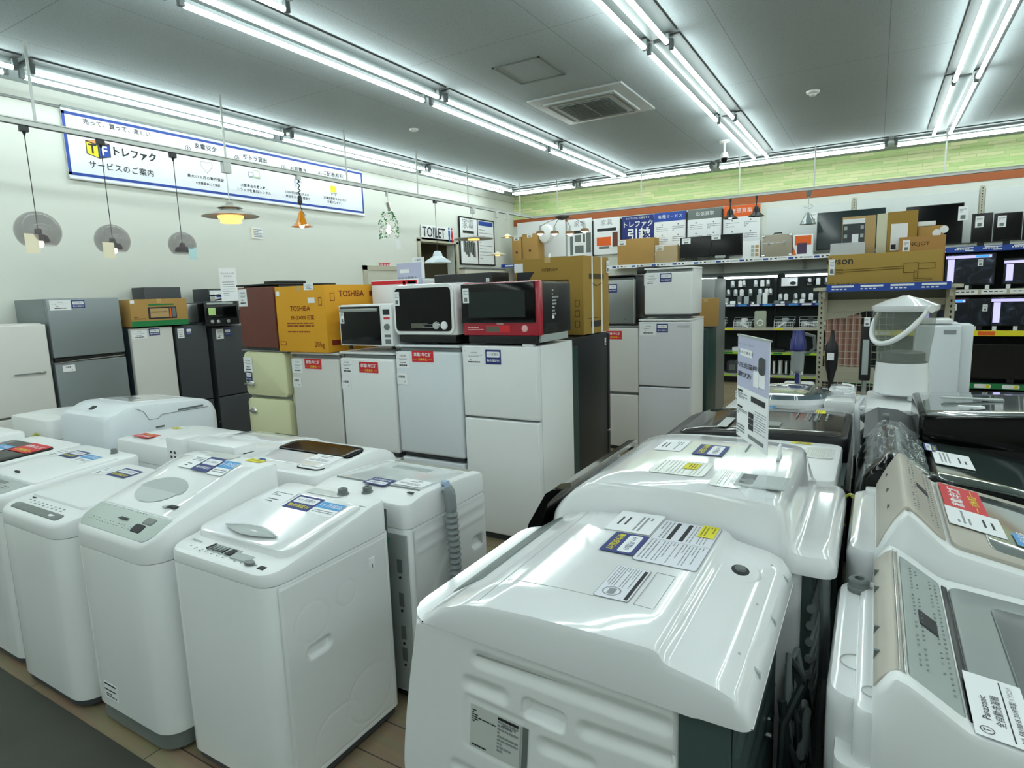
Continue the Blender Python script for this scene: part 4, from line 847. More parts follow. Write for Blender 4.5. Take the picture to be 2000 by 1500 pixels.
# clear-footed sale sign standing on it
SG = 1; t = thing('sale_sign', 'lilac and white sign on a clear stand on top of the second drum washer', 'sign', (-.29, 1.83, 1.162), math.radians(-62))
clr = mat('clear_acrylic', 'e8eef0', .05, alpha=.14, ior=1.1)
SM = T_(0, 0, .135) @ FRONT @ Matrix.Diagonal((1.7, .7, 1, 1))
m = MB().box(-.09, .09, -.035, .035, 0, .002, clr).box(-.125, .125, -.002, .0005, .003, .17, clr); m.build('clear_stand', t)
m = MB().box(-.075, .075, .0, .44, 0, .003, paper, M=SM).box(-.075, .075, .22, .44, .003, .0036, mat('lilac_print', 'b9bcd6', .5), M=SM).box(-.077, .077, .435, .443, -.002, .005, pgrey, M=SM); m.build('sheet', t, smooth=False)
m = MB(); I = SM @ T_(0, 0, .004)
m.box(-.06, .0, .355, .385, 0, .0006, paper, M=I); m.text('今すぐ使える', ink, .013, I @ T_(-.03, .37, .001)); m.text('中古洗濯機の', ink, .024, I @ T_(-.018, .315, .001), fat=.012); m.text('選び方', ink, .024, I @ T_(-.035, .275, .001), fat=.012); m.text('きれい・清潔・保証付き', inkg, .008, I @ T_(-.03, .405, .001))
m.box(.028, .062, .25, .36, 0, .0008, paper, M=I).prism([(x+.047, y+.335) for x, y in rrect(.03, .07, .014)], dgrey, .001, .0016, 'z', M=I).box(.01, .035, .245, .31, .0, .0016, paper, M=I)
for r_, rows in enumerate(((.19, 3), (.12, 1), (.095, 1), (.07, 1))):
    for k in range(rows[1]): m.box(.0+k*.022 if rows[1] > 1 else -.01, .02+k*.022 if rows[1] > 1 else .012, rows[0]-.012, rows[0]+.01, 0, .0008, ink, M=I)
for y in (.2, .13): m.box(-.068, -.045, y, y+.008, 0, .0008, ink, M=I); bars(m, -.068, -.02, y-.03, y-.004, 4, inkg, I, .0007)
bars(m, .02, .07, .06, .15, 9, inkg, I, .0007, .2); m.box(-.01, .06, .02, .035, 0, .0008, pgreyd, M=I); bars(m, -.07, -.03, .01, .06, 4, inkg, I, .0007); m.build('print', t, smooth=False, merge=False)
# ---- third, flat white; fourth black glass; fifth round lid
t, P, f = top_loader('flat white washing machine between the tall drum washer and the black glass one', (-1.0, 2.92, 0), HR, .64, .9, [(0, .94), (.1, .98), (.9, .985)], .86, rf=.06)
putcard(t, P, 'yellow', .09, .03, 1566, 866, .985, -90); putcard(t, P, 'film', .2, .12, 1600, 885, .985, 0)
m = MB(); m.box(-.3, .3, .902, .92, .1, .9, dkmetal).tube([(.1, .91, .9), (.1, .94, .88), (.05, .945, .7), (-.1, .94, .5)], .01, ink); m.build('back_panel', t)
t, P, f = top_loader('white drum washer with black smoked glass top and yellow sticker', (-1.0, 3.6, 0), HR, .68, .92, [(0, .93), (.1, .97), (.3, 1.0), (.92, 1.01)], .88, rf=.06, cover=black); BT = t
m = MB(); on_top(m, P, -.32, .32, .1, .89, .006, mat('smoked_glass_lid', '3a3836', .08, ior=1.5), .03); m.build('glass_top', t)
m = MB(); on_top(m, P, .08, .2, .5, .6, .012, pgreyd, .01); dots(m, P, -.28, .0, (.7, .75, .8), 10, pgrey, .02, .01, .008); m.box(.05, .3, .3, .35, 1.012, 1.0135, pgrey); m.build('buttons', t)
putcard(t, P, 'yellow', .1, .05, 1603, 808, 1.01, 0, .01); bars(m2 := MB(), -.28, -.02, .64, .8, 7, pgreyd, T_(0, 0, 1.0175), .0008, .3); m2.build('printed_text', t, smooth=False, merge=False)
t, P, f = top_loader('white washing machine with round transparent lid and control panel, beyond the black glass one', (-.86, 4.42, 0), HR, .66, .78, [(0, .93), (.1, .96), (.78, .98)], .88, rf=.08); RL = t
m = MB().lathe([(.27, 1.0), (.3, 1.03), (.28, 1.055), (.15, 1.07), (0, 1.072)], mat('lid_tinted', '5a6a72', .05, coat=1, metal=.2), 40, (0, .36, 0)).lathe([(.3, .975), (.315, 1.0), (.31, 1.03), (.295, 1.03)], gloss, 40, (0, .36, 0)).lathe([(.17, 1.066), (.13, 1.074), (.1, 1.066)], chrome, 30, (0, .36, 0)); m.build('round_lid', t)
m = MB().box(-.33, -.0, .62, .78, .97, 1.06, gloss, .02).box(.1, .33, .62, .78, .97, 1.05, gloss, .02); m.build('control_box', t)
fc = card(t, 'sheet', .16, .1, T_(.33, .6, .95) @ RZ(90) @ RX(90)); 
m = MB(); m.box(.33, .334, .1, .5, .75, .93, mat('side_window_grey', '8c8a84', .1, coat=.5)); m.build('side_window', t)  # glossy grey window on the near side
card(t, 'blue', .1, .05, T_(.335, .3, .97) @ RZ(90) @ RX(70)); card(t, 'film', .12, .12, T_(.333, .7, .93) @ RZ(90) @ RX(90))
m = MB(); m.tube([(.1+.06*math.cos(a*.7), .72+.05*math.sin(a*.7), 1.065+.002*a) for a in range(24)], .006, paper); m.build('drain_hose', t)

# ================================================= right column: machines with their backs to the gap, facing +X
VR = PI/2
def cable(label, pts, r, mm=ink, name='power_cord'):
    return tag(MB().tube(pts, r, mm).build(name), label, 'cable')
t = thing('washing_machine', 'white top-loading washer with grey-green console and silver lid, bottom right corner', 'washing machine', (.63, 1.535, 0), VR); V1 = t
VP = smooth([(0, .86), (.06, .9), (.2, .94), (.44, .965), (.455, .97), (.55, 1.035), (.57, 1.038), (.6, 1.0), (.62, .945), (.68, .935)], 1)
MB().slab(-.33, .33, 0, .66, .07, .84, white, .08, .03, .004).slab(-.31, .31, .02, .64, 0, .07, dgrey, .06, .03, .004).build('cabinet', t)
MB().slab(-.335, .335, 0, .6, .845, lambda x, y: lerp(VP, y)+.012*max(0, (abs(x)-.285)/.05), white2, .09, .03, .02, ncol=14, ny=26).build('top_cover', t)
MB().slab(-.26, .3, .56, .68, .72, .94, gloss, .04, .05, .02).slab(-.315, .28, .575, .63, .8, .955, gloss, .02, .03, .015).build('rear_box', t)
m = MB(); on_top(m, VP, -.29, .29, .455, .545, .004, mat('console_grey', '9fa9a5', .35), .008); m.build('control_panel', t)
m = MB(); z = lerp(VP, .495)+.006; on_top(m, VP, -.04, .03, .478, .515, .007, ink, .003)
for x in (-.2, -.1, .1, .2): m.box(x-.003, x+.003, .59, .6, 1.0, 1.02, pgreyd)
dots(m, VP, -.25, .25, (.468, .48, .51, .522), 26, inkg, .006, .004, .006); m.build('buttons', t)
m = MB(); on_top(m, VP, -.295, .295, .548, .6, .006, beige, .006); on_top(m, VP, -.295, .295, .549, .552, .009, chrome, .001, edge=.001); on_top(m, VP, -.295, .295, .558, .561, .009, chrome, .001, edge=.001); m.build('console_trim', t)
m = MB(); on_top(m, VP, -.295, .295, .438, .452, .003, black, .002); m.build('lid_gap', t)
m = MB(); on_top(m, VP, -.29, .29, .03, .437, .008, mat('lid_silver', '9aa19f', .35, metal=.5), .03); m.build('lid', t)
m = MB(); on_top(m, VP, -.22, .22, .06, .36, .011, mat('lid_dark_silver', '74797b', .3, metal=.7, var=.15, vscale=5), .02); m.build('lid_window', t)
wcard(t, VP, 'wprice', .2, .145, .255, 1.31, 0, .0095)
q = local(t, W(1678, 1140, 'Z', .96)); MB().lathe([(.026, .935), (.028, .952), (.025, .955), (.025, .972), (.02, .976), (.012, .976), (.011, .966), (0, .966)], pgreyd, 24, (q.x, q.y, 0)).build('water_inlet', t)
m = MB()
for x, y, r in ((-.13, .63, .03), (-.25, .6, .018)): m.tube([(x+r*math.cos(a/10*PI), y+r*math.sin(a/10*PI), .957-(.015 if y > .61 else 0)) for a in range(17)], .0012, pgrey, 5)
m.build('cap_outlines', t)
m = MB().box(-.3, -.26, .64, .69, .66, .76, paper, .008).cyl((-.28, .69, .73), (-.28, .7, .73), .01, chrome).tube([(-.3, .68, .7), (-.34, .72, .7), (-.36, .74, .62), (-.36, .74, .3), (-.34, .72, .05)], .011, rubber).tube([(-.28, .69, .68), (-.29, .72, .6), (-.3, .72, .3)], .012, rubber); m.build('drain_fitting', t)
# P2
t = thing('washing_machine', 'white top-loading washer with beige angular console and red sticker on its glass lid', 'washing machine', (.66, 2.25, 0), VR); V2 = t
UP = smooth([(0, .9), (.06, .94), (.2, .98), (.44, 1.03), (.46, 1.035), (.55, 1.125), (.565, 1.125), (.6, 1.06), (.63, .985), (.7, .97)], 1)
MB().slab(-.34, .34, 0, .68, .07, .85, white, .08, .03, .004).slab(-.31, .31, .02, .64, 0, .07, dgrey, .06, .03, .004).build('cabinet', t)
MB().slab(-.345, .345, 0, .63, .855, lambda x, y: lerp(UP, y), white2, .09, .03, .02, ny=26).build('top_cover', t)
MB().slab(-.3, .32, .58, .7, .74, .985, gloss, .04, .06, .03).box(.24, .3, .6, .66, .9, 1.0, gloss, .01).build('rear_box', t)
m = MB(); on_top(m, UP, -.31, .31, .462, .625, .008, beige, .03, rb=.002, ny=20); m.build('console', t)
m = MB(); z = lerp(UP, .505)+.01; on_top(m, UP, -.0, .055, .485, .52, .01, ink, .003); dots(m, UP, -.26, .28, (.478, .49, .525, .535), 26, inkg, .006, .004, .0095)
for x in (-.15, .02, .2): m.box(x-.003, x+.003, .585, .6, 1.06, 1.08, pgreyd)
m.build('buttons', t)
m = MB(); on_top(m, UP, -.31, .31, .03, .45, .012, beige, .03); m.build('lid_frame', t)
m = MB(); on_top(m, UP, -.26, .26, .05, .36, .015, mat('lid_glass_grey', '77807e', .06, coat=1, var=.3, vscale=9), .03); m.build('lid_window', t)
wcard(t, UP, 'red', .25, .115, .275, 2.4, 0, .016); wcard(t, UP, 'sheet', .17, .14, .285, 2.19, 0, .016); wcard(t, UP, 'blue', .1, .1, .42, 2.13, 0, .018)
# P3 black near, P4 black far
t = thing('washing_machine', 'glossy black washer with grey-green glass lid and white price card', 'washing machine', (.7, 2.96, 0), VR); V3 = t
BP3 = smooth([(0, .9), (.08, .96), (.3, 1.0), (.48, 1.02), (.5, 1.03), (.6, 1.09), (.64, 1.09), (.72, 1.0), (.74, .95)], 1)
MB().slab(-.34, .34, 0, .73, .07, .88, dgrey, .08, .06, .004).slab(-.31, .31, .02, .66, 0, .07, black, .06, .03, .004).build('cabinet', t)
MB().slab(-.345, .345, 0, .74, .885, lambda x, y: lerp(BP3, y), glossb, .09, .07, .03, ny=26).build('top_cover', t)
m = MB(); on_top(m, BP3, -.31, .31, .03, .47, .008, mat('lid_dark_green_glass', '3a4744', .04, coat=1), .03); m.build('lid', t)
m = MB(); on_top(m, BP3, -.3, .3, .49, .6, .004, mat('panel_dark_green', '55625f', .15, coat=.6), .02); dots(m, BP3, -.25, .25, (.51, .53, .55), 16, pgrey, .008, .006, .006); m.build('control_panel', t)
m = MB(); fil = mat('plastic_wrap', 'dfe6e6', .03, alpha=.16, coat=1, ior=1.4)
m.grid(lambda u, v: (-.34+.68*u+.004*math.sin(v*25), .5+.24*v+.005*math.sin(u*31), lerp(BP3, .5+.24*v)+.02+.008*math.sin(u*23)*math.sin(v*17)-(0 if v < .85 else (v-.85)*1.2)), 40, 30, fil); m.build('plastic_wrap', t)
wcard(t, BP3, 'navy', .14, .05, .235, 3.12, 0, .012); wcard(t, BP3, 'sheet', .22, .13, .3, 2.97, 0, .012)
t = thing('washing_machine', 'tall glossy black drum washer with glass top behind the lower black one', 'washing machine', (.76, 3.68, 0), VR); V4 = t
MB().slab(-.35, .35, 0, .78, .07, 1.0, glossb, .06, .04, .004).slab(-.31, .31, .02, .66, 0, .07, black, .06, .03, .004).build('cabinet', t)
MB().slab(-.35, .35, 0, .56, 1.0, lambda x, y: 1.16-.03*(y/.56), glossb, .1, .02, .01).prism([(.56, 1.0), (.62, 1.03), (.72, 1.04), (.78, 1.0)], dgrey, -.33, .33, 'x').build('top_cover', t)
m = MB(); m.slab(-.33, .33, .03, .53, lambda x, y: 1.157-.03*(y/.56), lambda x, y: 1.164-.03*(y/.56), mat('glass_top_grey', '6d7674', .03, coat=1, metal=.3), .03, .02, .003); m.build('glass_top', t)
m = MB(); m.box(.02, .06, .2, .45, 1.155, 1.163, pgrey).box(-.2, -.17, .3, .4, 1.152, 1.16, paper); m.build('print', t)
m = MB(); m.box(-.12, -.06, .67, .7, 1.04, 1.08, pgreyd, .008); m.build('latch', t)
# white machine under the bucket washer
t, P, f = top_loader('white washing machine draped with loose white hose, carrying the bucket washer', (.72, 4.45, 0), VR, .7, .74, [(0, .95), (.1, 1.0), (.74, 1.02)], .88, rf=.05)
m = MB(); m.tube([(-.3+.02*k, .74+.02*math.sin(k), 1.0-.004*k*k*.3) for k in range(20)], .018, paper).tube([(.1, .76, 1.0), (-.1, .79, .98), (-.25, .78, .9), (-.3, .77, .7)], .016, paper); m.build('drain_hose', t)
# bucket washer
bp = W(1757, 772, 'Y', 4.42); t = thing('bucket_washer', 'portable bucket washing machine, white base, grey transparent tub and carrying handle', 'washing machine', (bp.x+.005, 4.5, 1.05), math.radians(-50))
MB().lathe([(0, 0), (.135, 0), (.15, .01), (.148, .1), (.14, .2), (.136, .2)], gloss, 48).cyl((.1, 0, -.03), (.1, 0, .01), .03, white).cyl((-.1, 0, -.03), (-.1, 0, .01), .03, white).cyl((0, .1, -.03), (0, .1, .01), .03, white).build('base', t)
tub = mat('tub_grey_clear', '8f978c', .12, alpha=.42, ior=1.3)
m = MB().lathe([(.14, .2), (.142, .24), (.145, .29), (.155, .36), (.163, .5), (.168, .53)], tub, 56)
m.build('tub', t); MB().lathe([(0, .215), (.12, .215), (.12, .26), (.1, .265), (0, .265)], pgreyd, 40).build('pulsator', t)
MB().lathe([(.172, .515), (.18, .53), (.18, .55), (.165, .555), (.1, .585), (.04, .6), (.02, .61), (0, .61)], gloss, 48).build('lid', t)
hd = [(.18*math.cos(a), -.01-.15*math.sin(a), .53-.21*math.sin(a)) for a in [PI*k/24 for k in range(25)]]
m = MB().tube(hd, .012, white2, 10, rf=lambda i: .016 if 2 < i < 22 else .012); [m.cyl((s*.17, 0, .53), (s*.2, 0, .53), .022, white2) for s in (-1, 1)]; m.build('handle', t)
# cables in the gap
gx = -.125
for k in range(7):
    y = 1.5+k*.025; pts = [(gx-.005+.03*math.sin(j*1.3+k), y+.1*math.sin(j*.8+k*2), .08+.75*abs(math.sin(j*.55+k))*(.6+.05*k)) for j in range(12)]
    cable('dark hose loops lying in the gap between the two machine columns', pts, .009+.002*(k % 2), rubber if k % 3 == 0 else mat('dark_cable', '2a3436', .5))['group'] = 'hoses in the gap'
w0 = [(-.06+.02*math.cos(a), 2.52+.05*math.sin(a), .9+.06*math.cos(a*.5)) for a in [PI*k/8 for k in range(13)]]
cable('yellow-green grounding wire loop in the gap', w0, .006, mat('yellow_green_plug', '', .5) if 'yellow_green_plug' in MAT else lfm)
for k in range(3): cable('black plug cord looped behind the black glass machine', [(-.05+.02*k, 3.2+.12*math.sin(a)+k*.1, .82+.12*math.cos(a)) for a in [PI*j/8 for j in range(14)]], .007)['group'] = 'plug cords behind the black glass machine'
# ================================================= refrigerators
def fridge(label, loc, rz, w, d, h, doors, body=white2, door=white2, z0=0, dt=.055, handle=None, cap=None, foot=True, group=None, doorr=.012, name='refrigerator', gapm=seam, rt=.0):
    """doors = list of (zlow, zhigh) fractions in metres above z0"""
    t = thing(name, label, 'refrigerator', (loc[0], loc[1], z0), rz, group)
    m = MB().box(-w/2+.004, w/2-.004, dt+.008, d, .03, h, body, .008); m.box(-w/2+.02, w/2-.02, dt-.01, dt+.01, .06, h-.01, gapm); m.build('body', t)
    if foot: MB().box(-w/2+.02, w/2-.02, .03, d-.02, 0, .035, dgrey).build('base', t)
    D = []
    for i, (a, b) in enumerate(doors):
        o = MB().box(-w/2, w/2, 0, dt, a, b, door, doorr, seg=3).build('door', t); D.append(o)
    if handle:
        for (o, hx, hz, hl, hm, kind) in [(D[q[0]], *q[1:]) for q in handle]:
            m = MB()
            if kind == 'notch': m.box(hx-.006, hx+.006, -.006, .002, hz-hl/2, hz+hl/2, hm, .003)
            elif kind == 'bar': m.box(hx-hl/2, hx+hl/2, -.02, 0, hz-.01, hz+.01, hm, .006)
            m.build('handle', o)
    if cap: MB().box(-w/2, w/2, 0, d, h, h+.018, cap, .006).build('top_cap', t)
    return t
def box_thing(name, label, cat, x0, x1, y0, y1, z0, z1, mm, rz=0, group=None, bev=.004, part='carton', tape=True):
    t = thing(name, label, cat, ((x0+x1)/2, y0, z0), rz, group); w = x1-x0; d = y1-y0; h = z1-z0
    m = MB().box(-w/2, w/2, 0, d, 0, h, mm, bev); 
    m.build(part, t)
    if tape: MB().box(-.025, .025, -.001, d+.001, h-.04, h+.001, mat('packing_tape', 'c2a468', .25, coat=.3)).build('tape', t)
    return t, w, d, h

LX = -6.3; LR = PI/2     # fridges along the banner wall face +X; local x runs along +Y
def lf_(y0, y1): return (LX, (y0+y1)/2)
t = fridge('wide white refrigerator cut by the left edge of the view', lf_(1.78, 2.56), LR, .78, .66, 1.63, [(.05, .83), (.845, 1.62)], handle=[(1, .31, 1.2, .06, chrome, 'bar')], door=greyw, body=greyw)
MB().box(.1, .3, -.022, -.012, 1.195, 1.205, pgreyd, .004).build('badge', t)
t = fridge('tall silver two-door refrigerator against the banner wall', lf_(2.59, 3.2), LR, .61, .64, 1.84, [(.05, 1.27), (1.31, 1.84)], body=mat('silver_side', '7d8687', .4, metal=.3), door=silver, cap=None)
MB().box(-.3, .3, .0, .04, 1.275, 1.305, black).tube([(-.3, -.006, 1.262), (-.1, -.012, 1.277), (.29, -.004, 1.283)], .006, chrome).build('grip_recess', t)
fcard(t, 'price', .17, .09, -.2, 1.78); fcard(t, 'navy', .11, .07, -.055, 1.785); fcard(t, 'mark', .1, .06, -.2, 1.21); m = MB().text('Panasonic', inkg, .018, T_(.23, -.0015, 1.8) @ FRONT); m.build('badge', t, smooth=False)
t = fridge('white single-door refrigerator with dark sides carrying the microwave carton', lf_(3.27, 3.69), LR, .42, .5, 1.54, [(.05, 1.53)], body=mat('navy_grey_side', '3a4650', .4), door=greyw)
fcard(t, 'price', .15, .09, -.13, 1.47); fcard(t, 'navy', .11, .07, .02, 1.485)
t = fridge('charcoal refrigerator left of its twin, by the banner wall', lf_(3.72, 4.07), LR, .35, .5, 1.53, [(.05, .7), (.71, 1.52)], body=dgrey, door=dgrey, group=None)
fcard(t, 'price', .07, .1, -.12, 1.45); fcard(t, 'navy', .06, .07, -.03, 1.465)
t = fridge('charcoal refrigerator under the black toaster oven', lf_(4.13, 4.57), LR, .43, .55, 1.5, [(.05, .7), (.71, 1.49)], body=dgrey, door=dgrey)
fcard(t, 'price', .09, .11, -.13, 1.41); fcard(t, 'navy', .07, .08, -.03, 1.425)
# carton with microwave picture
t, w, d, h = box_thing('microwave_carton', 'brown carton with printed microwave picture and green band', 'box', -.29, .29, 0, .38, 0, .27, cardb, LR, part='carton')
t.location = (LX+.04, 3.56, 1.545)
m = MB(); I = FRONT @ T_(0, 0, .001)
m.box(-w/2, w/2, .0, .055, 0, .001, green, M=I).box(-.12, .17, .07, .19, 0, .0015, ink, M=I).box(-.1, .09, .085, .175, 0, .002, cardb2, M=I).box(.1, .115, .08, .18, 0, .0025, orange, M=I).box(.125, .16, .085, .18, 0, .002, pgreyd, M=I).box(-.11, .15, .205, .22, 0, .001, green, M=I)
m.text('MICROWAVE OVEN', ink, .018, I @ T_(-.01, .14, .003)); m.box(-w/2+.005, -w/2+.045, h-.04, h-.01, 0, .001, paper, M=I); bars(m, -.26, -.15, .07, .1, 2, brownm, I, .001); m.build('print', t, smooth=False, merge=False)
t = thing('microwave', 'grey steel microwave resting deeper on the charcoal fridge', 'microwave', (-6.4, 3.97, 1.535), LR)
MB().box(-.2, .2, 0, .26, .0, .23, dgrey, .01).build('body', t); MB().box(-.19, .08, -.012, 0, .02, .22, steel, .005).build('door', t); MB().box(.085, .195, -.01, 0, .02, .22, black, .004).build('control_panel', t); fcard(t, 'tag', .04, .05, -.2, .19, -.014)
t, w, d, h = box_thing('storage_box', 'dark grey box behind the carton, against the wall', 'box', -.2, .2, 0, .24, 0, .4, dgrey, LR, part='body', tape=False); t.location = (-6.69, 3.86, 1.545)
t, w, d, h = box_thing('microwave', 'silver microwave with blue front label, against the banner wall', 'microwave', -.24, .24, 0, .3, 0, .3, dgrey, LR, part='body', tape=False); t.location = (-6.6, 4.57, 1.62)
MB().box(-.23, .23, -.01, 0, .05, .28, steel, .004).build('door', t); MB().box(-.17, .06, -.012, -.0095, .15, .24, paper).box(-.15, -.06, -.013, -.012, .2, .23, blued).build('label_sheet', t, smooth=False)
MB().box(-.2, .2, .05, .25, -.12, 0, dgrey).build('base', t)
# toaster oven turned to the room corner
t = thing('toaster_oven', 'black toaster oven with three knobs and green tag', 'toaster oven', (-6.15, 4.17, 1.505), math.radians(58))
MB().box(-.17, .17, 0, .3, .012, .27, black, .012).build('body', t); MB().box(-.15, .15, -.008, 0, .085, .25, glossb, .004).build('door', t)
MB().box(-.14, .12, -.02, -.01, .235, .255, pgrey, .004).build('handle', t)
for x in (-.1, -.04, .06): MB().lathe([(0, .02), (.018, .018), (.022, 0)], steel, 20, M=T_(x, 0, .05) @ FRONT).build('knob', t)
m = MB().box(-.13, -.06, -.014, -.009, .12, .2, mat('lime_tag', 'b9d98a', .6)); m.build('price_tag', t)
MB().tube([(-.1, .1, .28), (-.12, .12, .33), (0, .15, .34), (.05, .12, .3), (-.05, .08, .28)], .008, black).build('power_cord', t)
# tall narrow price sign by the wall
p = W(445, 550, 'X', -6.05); t = thing('price_sign', 'tall narrow white sign leaning among the microwaves, black text', 'sign', (-6.08, 4.24, 1.77), LR-.5)
MB().box(-.085, .085, -.003, 0, 0, .36, paper, M=RX(-6)).build('sheet', t, smooth=False); m = MB(); I = RX(-6) @ T_(0, -.004, 0) @ FRONT
m.text('重さ大きさ10年', inkg, .02, I @ T_(0, .3, 0)); m.text('無料配送', inkg, .02, I @ T_(0, .27, 0)); bars(m, -.06, .06, .02, .22, 8, inkg, I, .0006, .25); m.build('print', t, smooth=False, merge=False)

# ---- front row facing the camera (-Y)
RY0 = 3.51
t = thing('refrigerator', 'cream retro two-door refrigerator with chrome latch handles', 'refrigerator', (-4.645, RY0, 0))
MB().slab(-.285, .285, .06, .56, .03, 1.31, cream, .02, .05, .02).box(-.255, .26, .05, .54, 0, .03, black).box(-.27, .27, .05, .07, .05, 1.29, seam).build('body', t)
def cdoor(z0, z1):
    P = rrect(.565, z1-z0, .05, 6); m = MB(); c = (z0+z1)/2
    v = [(x, .0+.0, c+y) for x, y in P]; n = len(P)
    rings = [(1, .06), (1, .02), (.985, .006), (.94, 0)]; vs = [(x*s, yy, c+y*(1-(1-s)*.6)) for s, yy in rings for x, y in P]
    fs = [(j*n+i, j*n+(i+1) % n, (j+1)*n+(i+1) % n, (j+1)*n+i) for j in range(3) for i in range(n)]+[list(range(n)), list(range(3*n, 4*n))]
    return m.add(vs, fs, cream).build('door', t)
da, db = cdoor(.05, .89), cdoor(.915, 1.31)
m = MB().lathe([(0, .014), (.028, .012), (.034, 0)], chrome, 20, M=T_(-.2, 0, 1.02) @ FRONT).box(-.27, -.14, -.028, -.012, 1.01, 1.03, chrome, .007); m.build('handle', db)
m = MB().lathe([(0, .014), (.028, .012), (.034, 0)], chrome, 20, M=T_(-.2, 0, .77) @ FRONT).box(-.24, -.15, -.022, -.01, .76, .78, chrome, .007); m.build('handle', da)
fcard(t, 'price', .12, .14, -.22, 1.19, -.004); fcard(t, 'navy', .08, .09, -.22, 1.085, -.004)
MB().box(-.33, .3, .02, .5, 1.315, 1.325, steel, .003).build('top_tray', t)
low = dict(body=white2, door=white2)
for i, (x, lab, dm, h, zt, c) in enumerate(((-4.005, 'warm white single-door refrigerator between cream and white ones', greyw, .85, 1.32, ('price', 'mark')), (-3.42, 'white single-door refrigerator under the small white microwave', white2, .82, 1.335, 0), (-2.815, 'bluish white single-door refrigerator under the white-framed oven', whitec, .86, 1.4, 0))):
    w = (.57, .57, .6)[i]; z0 = zt-h
    dd = .5 if i < 2 else .78
    tl = fridge('lower %s small refrigerator, bottom of the %s stack' % (('warm white', 'left'), ('white', 'middle'), ('bluish', 'right'))[i], (x, RY0+.01), 0, w-.01, dd-.01, z0-.002, [(.03, z0-.012)], door=dm, body=dm)
    t = fridge(lab, (x, RY0), 0, w, dd, h-.018, [(.03, h-.05)], door=dm, body=dm if i < 2 else mat('side_blue_white', 'ccd5db', .35), z0=z0, cap=dm, doorr=.02)
    L = -w/2
    fcard(t, 'price', .13, .12, L+.075, h-.12); fcard(t, 'red', .2, .085, L+(.27, .31, .265)[i], h-(.095, .12, .085)[i]); fcard(t, 'mark', .1, .085, L+.06, h-.26)
    if i == 0: MB().box(w/2+.001, w/2+.015, .01, .5, .03, h-.03, pgreyd, .003).build('side_trim', t)
t = fridge('big white two-door refrigerator under the red oven', (-2.195, RY0), 0, .6, .56, 1.4, [(.05, .885), (.9, 1.4)], door=white2, body=white2, handle=[(1, .29, 1.04, .2, paper, 'notch'), (0, .29, .77, .18, paper, 'notch')])
fcard(t, 'price', .17, .11, -.2, 1.32); fcard(t, 'navy', .125, .1, -.04, 1.325); MB().box(.18, .26, .02, .06, 1.4, 1.415, paper, .004).build('hinge_cover', t)

# ---- on top of that row
t = fridge('small refrigerator with brown door and black body on the cream one', (-4.67, 3.5), 0, .48, .7, .56, [(.02, .55)], body=black, door=brownm, z0=1.33, name='mini_fridge', foot=True)
MB().box(-.25, .25, .0, .71, .56, .575, black, .004).box(.0, .2, .1, .4, .575, .6, black, .01).build('top_cap', t); fcard(t, 'price', .12, .15, -.17, .46)
t, w, d, h = box_thing('microwave_carton', 'orange-yellow carton with maker name in dark red', 'box', -4.37, -3.78, 3.47, 4.06, 1.326, 1.87, cardy, 0, tape=True)
dr = mat('dark_red_ink', '7a2413', .7); m = MB(); I = FRONT @ T_(0, 0, .001)
m.text('TOSHIBA', dr, .058, I @ T_(-.0, h*.66, 0), fat=.012).text('ER-JZ4000 石窯', dr, .042, I @ T_(.02, h*.52, 0), fat=.008); bars(m, -.17, .15, h*.38, h*.46, 2, dr, I, .0006, .4, 0); bars(m, -.17, .1, h*.29, h*.33, 1, dr, I, .0006)
m.text('20kg', dr, .06, I @ T_(.2, h*.12, 0)); m.box(-.27, -.2, h*.1, h*.16, 0, .0006, dr, M=I).box(-.265, -.205, h*.11, h*.15, 0, .0009, cardy, M=I).box(.1, .18, h*.74, h*.82, 0, .0008, paper, M=I).box(-.28, -.24, h*.86, h*.93, 0, .0008, paper, M=I).box(.22, .26, h*.7, h*.82, 0, .0006, dr, M=I).box(.225, .255, h*.71, h*.81, 0, .0009, cardy, M=I)
J = T_(w/2+.001, d/2, 0) @ RZ(90) @ RX(90)
m.text('TOSHIBA', dr, .07, J @ T_(-.0, h*.86, 0), fat=.012).box(-.24, -.19, h*.76, h*.88, 0, .0006, dr, M=J).box(-.235, -.195, h*.77, h*.87, 0, .0009, cardy, M=J).box(.21, .26, h*.82, h*.9, 0, .0006, dr, M=J).box(-.25, -.16, h*.1, h*.18, 0, .0006, dr, M=J)
m.build('print', t, smooth=False, merge=False); card(t, 'price', .11, .055, T_(.12, -.001, h-.01) @ FRONT)
t, w, d, h = box_thing('storage_box', 'white and red striped carton behind the small microwave', 'box', -3.75, -3.25, 3.98, 4.35, 1.345, 1.9, paper, 0, tape=False); MB().box(.1, .13, -.002, 0, .05, h-.02, redl).box(.15, .24, -.002, 0, .05, h-.02, mat('light_grey_print', 'c4c8cc', .6)).box(-.25, .25, -.002, 0, h-.04, h-.01, redl).build('print', t, smooth=False)
def oven(label, x0, x1, z0, z1, d, frame, side, rz=0, kind='white'):
    w = x1-x0; h = z1-z0; t = thing('microwave', label, 'microwave', ((x0+x1)/2, 3.5, z0), rz); return t, w, h
t, w, h = oven('small white microwave with silver handle bar and right-hand control strip', -3.655, -3.11, 1.375, 1.705, .38, white2, white2)
MB().box(-w/2, w/2, .01, .38, .012, h, white2, .008).cyl((-w/2+.05, .05, -.02), (-w/2+.05, .05, .015), .015, black).cyl((w/2-.05, .05, -.02), (w/2-.05, .05, .015), .015, black).cyl((w/2-.05, .33, -.02), (w/2-.05, .33, .015), .015, black).cyl((-w/2+.05, .33, -.02), (-w/2+.05, .33, .015), .015, black).build('body', t)
